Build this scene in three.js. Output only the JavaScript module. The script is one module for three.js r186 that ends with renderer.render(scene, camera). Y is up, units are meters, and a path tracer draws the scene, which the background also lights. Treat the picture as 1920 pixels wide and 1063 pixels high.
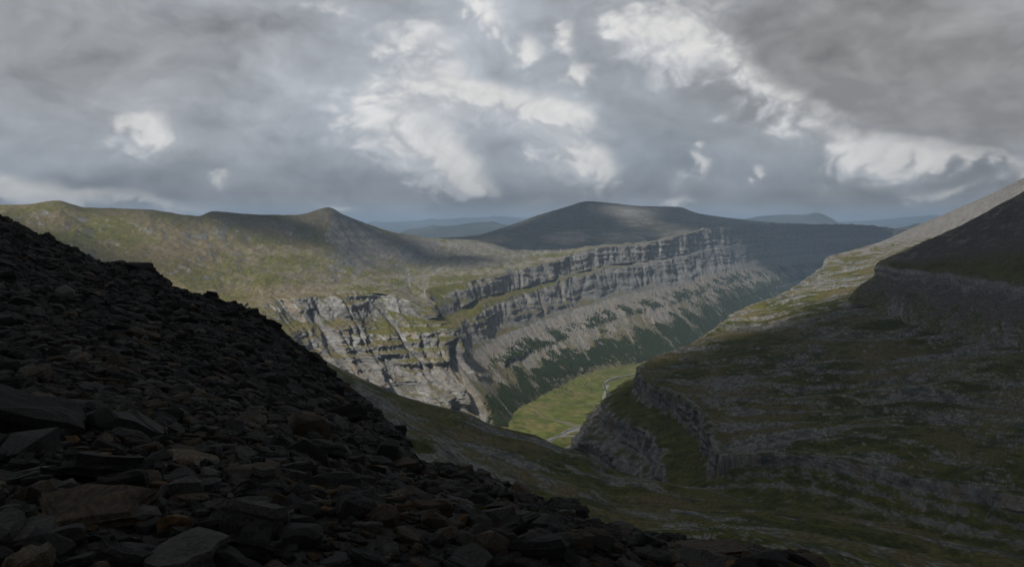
import * as THREE from 'three';
import { ConvexGeometry } from 'three/addons/geometries/ConvexGeometry.js';
import { mergeGeometries } from 'three/addons/utils/BufferGeometryUtils.js';

// ------------------------------------------------------------------ camera, sky, sun, exposure
const F = 1507, HOR = 430, CY = 600;              // focal length and eye level in photograph pixels; the eye stands 600 m above the valley floor
const scene = new THREE.Scene();
const camera = new THREE.PerspectiveCamera(2 * Math.atan(531.5 / F) * 180 / Math.PI, 1920 / 1063, 0.5, 90000);
camera.position.set(0, CY, 0);
camera.setViewOffset(1920, 1063, 0, 531.5 - HOR, 1920, 1063);
scene.add(camera);
const renderer = new THREE.WebGLRenderer();
renderer.toneMapping = THREE.LinearToneMapping;
renderer.toneMappingExposure = 1;
renderer.shadowMap.enabled = true;
renderer.shadowMap.type = THREE.PCFSoftShadowMap;

const SUN_AZ = -142, SUN_EL = 46, SUN_POWER = 4.7;
const rad = Math.PI / 180;
const sunDir = new THREE.Vector3(Math.sin(SUN_AZ * rad) * Math.cos(SUN_EL * rad), Math.sin(SUN_EL * rad), -Math.cos(SUN_AZ * rad) * Math.cos(SUN_EL * rad));
const sun = new THREE.DirectionalLight(new THREE.Color(1, 0.96, 0.9), SUN_POWER);
sun.position.copy(sunDir).multiplyScalar(9000).add(new THREE.Vector3(0, 0, -3000));
sun.target.position.set(0, 0, -3000);
sun.castShadow = true; sun.shadow.radius = 9; sun.shadow.mapSize.set(4096, 4096);
Object.assign(sun.shadow.camera, { left: -7000, right: 7000, top: 7000, bottom: -7000, near: 10, far: 22000 });
scene.add(sun, sun.target);
scene.fog = new THREE.FogExp2(new THREE.Color(0.55, 0.75, 1.0), 7e-5);

// ------------------------------------------------------------------ small maths
function mulberry(a) { return () => { a |= 0; a = a + 0x6D2B79F5 | 0; let t = Math.imul(a ^ a >>> 15, 1 | a); t = t + Math.imul(t ^ t >>> 7, 61 | t) ^ t; return ((t ^ t >>> 14) >>> 0) / 4294967296; }; }
const rnd = mulberry(20240);
const PERM = new Uint8Array(512);
{ const r = mulberry(7), p = [...Array(256).keys()]; for (let i = 255; i > 0; i--) { const j = Math.floor(r() * (i + 1)); [p[i], p[j]] = [p[j], p[i]]; } for (let i = 0; i < 512; i++) PERM[i] = p[i & 255]; }
const fade = (t) => t * t * t * (t * (t * 6 - 15) + 10);
function gr(h, x, y, z) { h &= 15; const u = h < 8 ? x : y, v = h < 4 ? y : h === 12 || h === 14 ? x : z; return ((h & 1) ? -u : u) + ((h & 2) ? -v : v); }
function n3(x, y, z) {
  const X0 = Math.floor(x), Y0 = Math.floor(y), Z0 = Math.floor(z), X = X0 & 255, Y = Y0 & 255, Z = Z0 & 255;
  x -= X0; y -= Y0; z -= Z0;
  const u = fade(x), v = fade(y), w = fade(z), A = PERM[X] + Y, AA = PERM[A] + Z, AB = PERM[A + 1] + Z, B = PERM[X + 1] + Y, BA = PERM[B] + Z, BB = PERM[B + 1] + Z;
  const l = (t, a, b) => a + t * (b - a);
  return l(w, l(v, l(u, gr(PERM[AA], x, y, z), gr(PERM[BA], x - 1, y, z)), l(u, gr(PERM[AB], x, y - 1, z), gr(PERM[BB], x - 1, y - 1, z))),
    l(v, l(u, gr(PERM[AA + 1], x, y, z - 1), gr(PERM[BA + 1], x - 1, y, z - 1)), l(u, gr(PERM[AB + 1], x, y - 1, z - 1), gr(PERM[BB + 1], x - 1, y - 1, z - 1))));
}
const n2 = (x, y) => n3(x, y, 0.37);
function fbm(x, y, z, o = 4) { let a = 1, s = 0, t = 0; for (let i = 0; i < o; i++) { s += a * n3(x, y, z); t += a; a *= 0.5; x = x * 2.03 + 11.3; y = y * 2.03 + 5.1; z = z * 2.03 + 7.7; } return s / t * 1.5; }
function ridged(x, y, z, o = 3) { let a = 1, s = 0, t = 0; for (let i = 0; i < o; i++) { s += a * (1 - 2 * Math.abs(n3(x, y, z))); t += a; a *= 0.5; x = x * 2.07 + 3.3; y = y * 2.07 + 9.1; z = z * 2.07 + 1.7; } return s / t; }
const clamp = (x, a = 0, b = 1) => x < a ? a : x > b ? b : x;
const ss = (a, b, x) => { const t = clamp((x - a) / (b - a)); return t * t * (3 - 2 * t); };
const mixv = (a, b, t) => a + (b - a) * t;
const mixc = (a, b, t) => [mixv(a[0], b[0], t), mixv(a[1], b[1], t), mixv(a[2], b[2], t)];
const mulc = (a, k) => [a[0] * k, a[1] * k, a[2] * k];
const P = (px, py, d) => [(px - 960) / F * d, CY - (py - HOR) / F * d, -d];     // where a line of sight stands at depth d
// monotone cubic through (xs, ys)
function pchipSlopes(xs, ys) {
  const n = xs.length, m = new Float64Array(n), dl = [];
  for (let i = 0; i < n - 1; i++) dl.push((ys[i + 1] - ys[i]) / Math.max(1e-9, xs[i + 1] - xs[i]));
  for (let i = 0; i < n; i++) {
    if (i === 0) m[i] = dl[0]; else if (i === n - 1) m[i] = dl[n - 2];
    else if (dl[i - 1] * dl[i] <= 0) m[i] = 0;
    else { const h0 = xs[i] - xs[i - 1], h1 = xs[i + 1] - xs[i], w1 = 2 * h1 + h0, w2 = h1 + 2 * h0; m[i] = (w1 + w2) / (w1 / dl[i - 1] + w2 / dl[i]); }
  }
  return m;
}
function pchipAt(xs, ys, m, i, x) {
  const h = Math.max(1e-9, xs[i + 1] - xs[i]), t = (x - xs[i]) / h, t2 = t * t, t3 = t2 * t;
  return (2 * t3 - 3 * t2 + 1) * ys[i] + (t3 - 2 * t2 + t) * h * m[i] + (-2 * t3 + 3 * t2) * ys[i + 1] + (t3 - t2) * h * m[i + 1];
}
// stair: turns a rising number into steps; sharp = how steep the risers are
function stair(q, sharp = 5) { const f = Math.floor(q), t = q - f; return f + 1 / (1 + Math.exp(-(t - 0.5) * sharp * 4)) ; }

// ------------------------------------------------------------------ scene helpers
const taken = new Map();
function numbered(name) { const k = taken.get(name) || 0; taken.set(name, k + 1); return k ? `${name}_${String(k).padStart(3, '0')}` : name; }
function addTop(o, name, data) { o.name = numbered(name); o.userData = data; o.traverse((c) => { c.castShadow = c.receiveShadow = true; }); scene.add(o); return o; }
const structure = (o, name, label) => addTop(o, name, { kind: 'structure', label });
const groundMat = new THREE.MeshPhysicalMaterial({ vertexColors: true, roughness: 1, specularIntensity: 0.12 });

// Builds a grid of (nT x nR) points into a terrain mesh: base() -> displace -> colour by what grows or lies there
const hash = (i) => { let h = Math.imul(i ^ 0x9E3779B9, 0x85EBCA6B); h ^= h >>> 13; h = Math.imul(h, 0xC2B2AE35); h ^= h >>> 16; return (h >>> 0) / 4294967296; };
function gridMesh(nT, nR, base, extra, displace, colour, material = groundMat, grain = 0.5) {
  const N = nT * nR, pos = new Float32Array(base), out = new Float32Array(N * 3), nrm = normals(pos, nT, nR);
  for (let i = 0; i < N; i++) {
    const q = displace(pos[i * 3], pos[i * 3 + 1], pos[i * 3 + 2], nrm[i * 3], nrm[i * 3 + 1], nrm[i * 3 + 2], extra ? extra[i * 2] : 0, extra ? extra[i * 2 + 1] : 0);
    out[i * 3] = q[0]; out[i * 3 + 1] = q[1]; out[i * 3 + 2] = q[2];
  }
  const fin = normals(out, nT, nR), col = new Float32Array(N * 3);
  for (let i = 0; i < N; i++) {
    const c = colour(out[i * 3], out[i * 3 + 1], out[i * 3 + 2], fin[i * 3], fin[i * 3 + 1], fin[i * 3 + 2], extra ? extra[i * 2] : 0, extra ? extra[i * 2 + 1] : 0, nrm[i * 3 + 1]);
    const gk = 1 + grain * clamp(2400 / -out[i * 3 + 2], 0.22, 1) * (hash(i) + hash(i * 7 + 3) - 1); col[i * 3] = c[0] * gk; col[i * 3 + 1] = c[1] * gk; col[i * 3 + 2] = c[2] * gk;   // mottling of single stones and tufts
  }
  const idx = new Uint32Array((nT - 1) * (nR - 1) * 6); let k = 0;
  // winding so that faces look up
  let up = 0; const e = (a, b) => [out[b * 3] - out[a * 3], out[b * 3 + 1] - out[a * 3 + 1], out[b * 3 + 2] - out[a * 3 + 2]];
  for (let t = 0; t < nT - 1; t += 7) for (let r = 0; r < nR - 1; r += 7) { const a = t * nR + r, u = e(a, a + 1), v = e(a, a + nR); up += u[2] * v[0] - u[0] * v[2]; }
  for (let t = 0; t < nT - 1; t++) for (let r = 0; r < nR - 1; r++) {
    const a = t * nR + r, b = a + 1, c = a + nR, d = c + 1;
    if (up > 0) { idx[k++] = a; idx[k++] = b; idx[k++] = c; idx[k++] = b; idx[k++] = d; idx[k++] = c; } else { idx[k++] = a; idx[k++] = c; idx[k++] = b; idx[k++] = b; idx[k++] = c; idx[k++] = d; }
  }
  const g = new THREE.BufferGeometry();
  g.setAttribute('position', new THREE.BufferAttribute(out, 3)); g.setAttribute('color', new THREE.BufferAttribute(col, 3)); g.setIndex(new THREE.BufferAttribute(idx, 1));
  g.computeVertexNormals();
  const m = new THREE.Mesh(g, material); m.grid = { out, fin, nT, nR, extra };
  return m;
}
function normals(p, nT, nR) {
  const o = new Float32Array(p.length);
  for (let t = 0; t < nT; t++) for (let r = 0; r < nR; r++) {
    const a = (Math.max(0, t - 1) * nR + r) * 3, b = (Math.min(nT - 1, t + 1) * nR + r) * 3, c = (t * nR + Math.max(0, r - 1)) * 3, d = (t * nR + Math.min(nR - 1, r + 1)) * 3;
    const ux = p[b] - p[a], uy = p[b + 1] - p[a + 1], uz = p[b + 2] - p[a + 2], vx = p[d] - p[c], vy = p[d + 1] - p[c + 1], vz = p[d + 2] - p[c + 2];
    let x = uy * vz - uz * vy, y = uz * vx - ux * vz, z = ux * vy - uy * vx; const l = Math.hypot(x, y, z) || 1;
    const f = y < 0 ? -1 / l : 1 / l; const i = (t * nR + r) * 3; o[i] = x * f; o[i + 1] = y * f; o[i + 2] = z * f;
  }
  return o;
}
// Loft: columns of key points, same count each; px = how many photograph pixels apart the samples stand
function loft(cols, step, minSub, zf = 0.45) {
  const K = cols[0].length, C = cols.length, eye = [0, CY, 0];
  const ang = (a, b) => { const d = Math.max(6, -(a[2] + b[2]) / 2); return Math.hypot(a[0] - b[0], a[1] - b[1], (a[2] - b[2]) * zf) / d * F; };
  const T = [0]; for (let i = 1; i < C; i++) { let s = 0; for (let r = 0; r < K; r++) s += ang(cols[i - 1][r], cols[i][r]); T.push(T[i - 1] + Math.max(1, s / K)); }
  const nT = Math.max(4, Math.round(T[C - 1] / step) + 1);
  const sub = []; for (let r = 0; r < K - 1; r++) { let m = 0; for (let i = 0; i < C; i++) m += ang(cols[i][r], cols[i][r + 1]) / C; const w = minSub ? minSub[r] || 2 : 2; sub.push(w < 0 ? -w : Math.max(w, Math.round(m / step))); }
  const nR = sub.reduce((a, b) => a + b, 0) + 1;
  const cur = []; for (let r = 0; r < K; r++) cur.push([0, 1, 2].map((k) => { const ys = cols.map((c) => c[r][k]); return { ys, m: pchipSlopes(T, ys) }; }));
  const base = new Float32Array(nT * nR * 3), extra = new Float32Array(nT * nR * 2);
  let seg = 0, arc = 0, prev = null;
  for (let t = 0; t < nT; t++) {
    const x = T[C - 1] * t / (nT - 1); while (seg < C - 2 && x > T[seg + 1]) seg++;
    const keys = cur.map((c) => c.map((q) => pchipAt(T, q.ys, q.m, seg, x)));
    const mid = keys[Math.floor(K / 2)]; if (prev) arc += Math.hypot(mid[0] - prev[0], mid[2] - prev[2]); prev = mid;
    const R = [0]; for (let r = 1; r < K; r++) R.push(R[r - 1] + Math.hypot(keys[r][0] - keys[r - 1][0], keys[r][1] - keys[r - 1][1], keys[r][2] - keys[r - 1][2]) + 1e-6);
    const ax = [0, 1, 2].map((k) => { const ys = keys.map((q) => q[k]); return { ys, m: pchipSlopes(R, ys) }; });
    let j = 0;
    for (let r = 0; r < K - 1; r++) for (let s = 0; s < sub[r] + (r === K - 2 ? 1 : 0); s++) {
      const y = mixv(R[r], R[r + 1], s / sub[r]), i = t * nR + j++;
      for (let k = 0; k < 3; k++) base[i * 3 + k] = pchipAt(R, ax[k].ys, ax[k].m, r, y);
      extra[i * 2] = arc; extra[i * 2 + 1] = r + s / sub[r];
    }
  }
  return { nT, nR, base, extra };
}

// ------------------------------------------------------------------ the sky: broken cumulus under a grey sheet, bluish near the horizon
{
  const W = 4096, H = 2048, data = new Float32Array(W * H * 4);
  const feat = (list) => list.map(([px, py, rx, ry, rot = 0, k = 1]) => ({ az: Math.atan((px - 960) / F) / rad, el: Math.atan((HOR - py) / Math.hypot(F, px - 960)) / rad, rx: rx / 26, ry: ry / 26, c: Math.cos(rot * rad), s: Math.sin(rot * rad), k }));
  const bright = feat([[790, 285, 105, 42, -22, 1.1], [850, 325, 50, 22, -25, 0.9], [770, 185, 75, 80, 10, 0.75], [770, 70, 60, 50, 0, 0.5], [860, 185, 70, 40, 0, 0.5], [955, 205, 140, 34, -6, 0.85], [1050, 215, 45, 26, 0, 0.7],
    [1065, 290, 70, 34, -10, 0.9], [1120, 325, 48, 30, -35, 0.8], [1068, 80, 18, 34, 0, 0.9], [1000, 95, 30, 20, 0, 0.7], [1092, 144, 34, 14, 0, 0.65], [1210, 85, 80, 40, -15, 0.85], [1290, 50, 110, 65, -20, 0.6], [1390, 150, 95, 44, -35, 0.62], [1490, 205, 110, 36, -18, 0.55],
    [1690, 282, 105, 25, -14, 0.72], [1840, 312, 70, 14, -10, 0.55], [1600, 300, 70, 26, 0, 0.6], [262, 262, 52, 34, 0, 0.75], [240, 235, 26, 12, 0, 0.5], [905, 25, 60, 34, -30, 0.75], [630, 8, 50, 22, 0, 0.5],
    [30, 352, 80, 26, -14, 0.9], [180, 372, 110, 12, 0, 0.65], [330, 378, 60, 10, 0, 0.5], [1310, 318, 26, 18, 0, 0.8], [1440, 307, 12, 10, 0, 0.7], [1290, 376, 34, 9, 0, 0.7], [1800, 355, 110, 10, 8, 0.6], [640, 385, 30, 7, 0, 0.7], [405, 332, 22, 16, 0, 0.55], [1315, 280, 14, 8, 0, 0.5]]);
  const dark = feat([[120, 110, 260, 130, 0, 0.85], [480, 60, 120, 60, 0, 0.3], [1720, 90, 330, 130, -12, 1.35], [1830, 220, 150, 55, -18, 0.9], [1330, 235, 190, 90, 0, 0.3], [700, 368, 420, 18, 0, 0.75], [450, 330, 320, 40, 0, 0.3], [1440, 362, 170, 30, 0, 0.8], [1620, 350, 120, 20, 0, 0.6], [1090, 362, 150, 18, 0, 0.45], [990, 385, 90, 8, 0, 0.5]]);
  const blue = feat([[1290, 250, 170, 100, 0, 1], [1180, 330, 90, 60, 0, 0.8], [560, 345, 330, 30, 0, 0.8], [900, 370, 200, 22, 0, 0.9], [1520, 330, 170, 40, 0, 0.7], [600, 270, 60, 60, 0, 0.5]]);
  const sum = (list, az, el) => { let s = 0; for (const f of list) { const dx = az - f.az, dy = el - f.el; if (Math.abs(dx) > 28 || Math.abs(dy) > 18) continue; const u = (dx * f.c + dy * f.s) / f.rx, v = (-dx * f.s + dy * f.c) / f.ry, q = u * u + v * v; if (q < 7) s += f.k * Math.exp(-q * 0.8); } return s; };
  const low = [0.30, 0.345, 0.385];
  const billow = (x, y, z, o) => { let a = 1, v = 0, t = 0; for (let i = 0; i < o; i++) { v += a * (Math.abs(n3(x, y, z)) * 2 - 0.5); t += a; a *= 0.52; x = x * 2.1 + 1.7; y = y * 2.1 + 9.2; z = z * 2.1 + 3.3; } return v / t; };
  function skyAt(az, el, x, y, z, inside) {
    const oct = inside ? 6 : 3, k = 1 / (y + 0.16), cx = x * k, cz = z * k;       // the layer overhead, stretched towards the horizon
    const wx = fbm(x * 7, y * 12, z * 7, oct), wy = fbm(x * 7 + 9, y * 12, z * 7 + 4, oct);
    const big = fbm(cx * 1.5 + wx * 0.3, 3.1, cz * 1.5 + wy * 0.3, inside ? 5 : 3), fine = fbm(x * 13 + wx * 0.5, y * 24 + wy * 0.5, z * 13, oct), puff = inside ? billow(x * 32 + wx * 1.2, y * 42 + wy * 1.2, z * 32, 6) : 0;
    const edge = clamp(ss(34, 44, Math.abs(az)) + ss(16, 24, el)), A = az + wx * 1.7 + fine * 0.9 + puff * 0.7, E = el + wy * 1.2 + fine * 0.5 + puff * 0.5;
    let b = inside ? sum(bright, A, E) : 0, over = inside ? sum(bright, A + 0.25, E + 0.85) : 0, d = inside ? sum(dark, az + wx * 2, el + wy * 1.5) : 0, bl = inside ? sum(blue, az + wx * 2.2, el + wy * 1.5) : 0;
    b = mixv(b, ss(0.12, 0.7, big + 0.2 * fine) * 0.8, edge); d = mixv(d, ss(0.05, 0.6, -big) * 0.9, edge);
    const raw = b * 1.1 + 0.42 * fine + 0.5 * puff * ss(0, 0.5, b), body = ss(0.24, 0.98, raw), lit = ss(-0.28, 0.34, (b - over) * (1 - edge) + 0.5 * puff + 0.25 * fine);
    let c = mulc([0.325, 0.348, 0.384], 1 + 0.28 * big + 0.32 * fine + 0.14 * puff);
    c = mixc(c, mulc([0.225, 0.258, 0.297], 1 + 0.3 * fine), clamp(bl * 0.8));
    c = mixc(c, [0.43, 0.45, 0.485], ss(0.1, 0.8, b + 0.25 * fine) * 0.4);
    c = mixc(c, mulc([0.232, 0.232, 0.236], 1 + 0.36 * fine + 0.3 * big + 0.16 * puff), clamp(d * 0.9));
    c = mixc(c, mulc([0.232, 0.258, 0.288], 1 + 0.45 * fine + 0.2 * puff), 0.55 * Math.exp(-((el - 2.9) ** 2) / 5));
    c = mixc(c, mulc(mixc([0.44, 0.455, 0.48], [0.62, 0.615, 0.60], lit), 1 + 0.22 * puff + 0.12 * fine), body * 0.82);
    const hz = ss(1.6, 0.2, el + 0.5 * fine); return mulc(mixc(c, low, hz * 0.75), 1.36);
  }
  const dirOf = (i, j) => { const el = ((j + 0.5) / H - 0.5) * 180, th = ((i + 0.5) / W - 0.5) * 2 * Math.PI, x = Math.cos(el * rad) * Math.cos(th), y = Math.sin(el * rad), z = Math.cos(el * rad) * Math.sin(th); return [Math.atan2(x, -z) / rad, el, x, y, z]; };
  const put = (i, j, c) => { const o = (j * W + i) * 4; data[o] = c[0]; data[o + 1] = c[1]; data[o + 2] = c[2]; data[o + 3] = 1; };
  const B = 8, cw = W / B, ch = H / B, coarse = [];
  for (let J = 0; J <= ch; J++) { const row = []; for (let I = 0; I <= cw; I++) { const d = dirOf((I % cw) * B, Math.min(H - 1, J * B)); row.push(d[1] < -1.5 ? null : skyAt(...d, false)); } coarse.push(row); }
  for (let j = 0; j < H; j++) for (let i = 0; i < W; i++) {
    const el = ((j + 0.5) / H - 0.5) * 180; if (el < -0.6) { put(i, j, [0.10, 0.105, 0.10]); continue; }
    const J = Math.floor(j / B), I = Math.floor(i / B), v = j / B - J, u = i / B - I;
    let c = mixc(mixc(coarse[J][I], coarse[J][I + 1], u), mixc(coarse[Math.min(ch, J + 1)][I], coarse[Math.min(ch, J + 1)][I + 1], u), v);
    if (el < 22) { const d = dirOf(i, j); if (Math.abs(d[0]) < 40) c = mixc(skyAt(...d, true), c, Math.max(ss(36, 40, Math.abs(d[0])), ss(18, 22, el))); }
    put(i, j, c);
  }
  const t = new THREE.DataTexture(data, W, H, THREE.RGBAFormat, THREE.FloatType);
  t.mapping = THREE.EquirectangularReflectionMapping; t.magFilter = THREE.LinearFilter; t.needsUpdate = true;
  scene.background = t; scene.environment = t;
}

// ------------------------------------------------------------------ cloud banks overhead, above the top of the frame: their gaps let the sun through
{
  const HC = CY + 2800, off = (HC - 250) / Math.tan(SUN_EL * rad), ox = Math.sin(SUN_AZ * rad) * off, od = Math.cos(SUN_AZ * rad) * off;
  const spot = (x, d, px, dd, rx, rd) => { const u = (x - (px - 960) / F * dd) / rx, v = (d - dd) / rd; return 1 - Math.hypot(u, v); };
  const near = (x, d) => { const b = x < -380 ? 1470 + (x + 380) * 0.1 : x < 200 ? 1470 + (x + 380) * 1.0 : 2050 + Math.min(660, (x - 200) * 0.52); return (b - d) / 260; };
  const far = (x, d) => (d - (x < 650 ? 5250 : 5250 + Math.min(1500, (x - 650) * 1.1))) / 520;
  function cover(x, d) {
    const n = fbm(x / 520, 1.7, d / 520, 4);
    const a = near(x, d) + n * 0.55, b = Math.min(far(x, d) + n * 0.5, d < 7600 && x < 1700 ? 0.06 + fbm(x / 420, 4.2, d / 420, 3) * 1.2 : 9);
    const c = Math.max(spot(x, d, 500, 3800, 480, 300), spot(x, d, 60, 2700, 420, 160), spot(x, d, 820, 4400, 380, 200)) + n * 0.75;
    return Math.max(a, b, c, (Math.abs(x + 100) - 2600) / 400 + n * 0.4);
  }
  function bank(name, x0, x1, d0, d1, cell, cov) {
    const nx = Math.round((x1 - x0) / cell), nd = Math.round((d1 - d0) / cell), top = [], bot = [], id = new Int32Array((nx + 1) * (nd + 1)).fill(-1), idx = [], thick = [];
    for (let i = 0; i <= nx; i++) for (let j = 0; j <= nd; j++) {
      const gx = x0 + i * cell, gd = d0 + j * cell, m = cov(gx, gd), X = gx + ox, D = gd + od;
      const h = m <= 0 ? 0 : 60 + 260 * Math.sqrt(clamp(m * 0.6)) * (1 + 0.5 * fbm(X / 300, 2, D / 300, 3)), lump = 50 * fbm(X / 420, 5, D / 420, 3) * clamp(m * 2);
      thick.push(m); top.push(X, HC + h + lump, -D); bot.push(X, HC - h * 0.35 + lump, -D);
    }
    const n = top.length / 3;
    for (let i = 0; i < nx; i++) for (let j = 0; j < nd; j++) {
      const a = i * (nd + 1) + j, b = a + 1, c = a + nd + 1, e = c + 1;
      if (Math.max(thick[a], thick[b], thick[c], thick[e]) <= 0) continue;
      idx.push(a, b, c, b, e, c, n + a, n + c, n + b, n + b, n + c, n + e);
    }
    const used = new Map(), pos = [], src = top.concat(bot);
    const re = idx.map((v) => { let k = used.get(v); if (k === undefined) { k = used.size; used.set(v, k); pos.push(src[v * 3], src[v * 3 + 1], src[v * 3 + 2]); } return k; });
    const g = new THREE.BufferGeometry(); g.setAttribute('position', new THREE.Float32BufferAttribute(pos, 3)); g.setIndex(re); g.computeVertexNormals();
    structure(new THREE.Mesh(g, new THREE.MeshPhysicalMaterial({ color: new THREE.Color(0.9, 0.9, 0.91), roughness: 1, specularIntensity: 0, transmission: 0.035, thickness: 0, side: THREE.DoubleSide })), name, 'grey cloud bank drifting above the valley');
  }
  bank('cloud', -13000, 15000, -12000, 11000, 150, cover);
}

// ------------------------------------------------------------------ what the ground is made of (linear base colours)
const LIME = [0.208, 0.203, 0.195], LIMEDARK = [0.09, 0.088, 0.087], OCHRE = [0.26, 0.185, 0.11], SCREE = [0.19, 0.175, 0.153], GRASS = [0.098, 0.094, 0.026], DRY = [0.132, 0.108, 0.054], DEEP = [0.043, 0.052, 0.014], BROWN = [0.15, 0.113, 0.064], SHALEY = [0.105, 0.088, 0.077];
const STEP = 2.0;                                   // photograph pixels between samples

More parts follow.
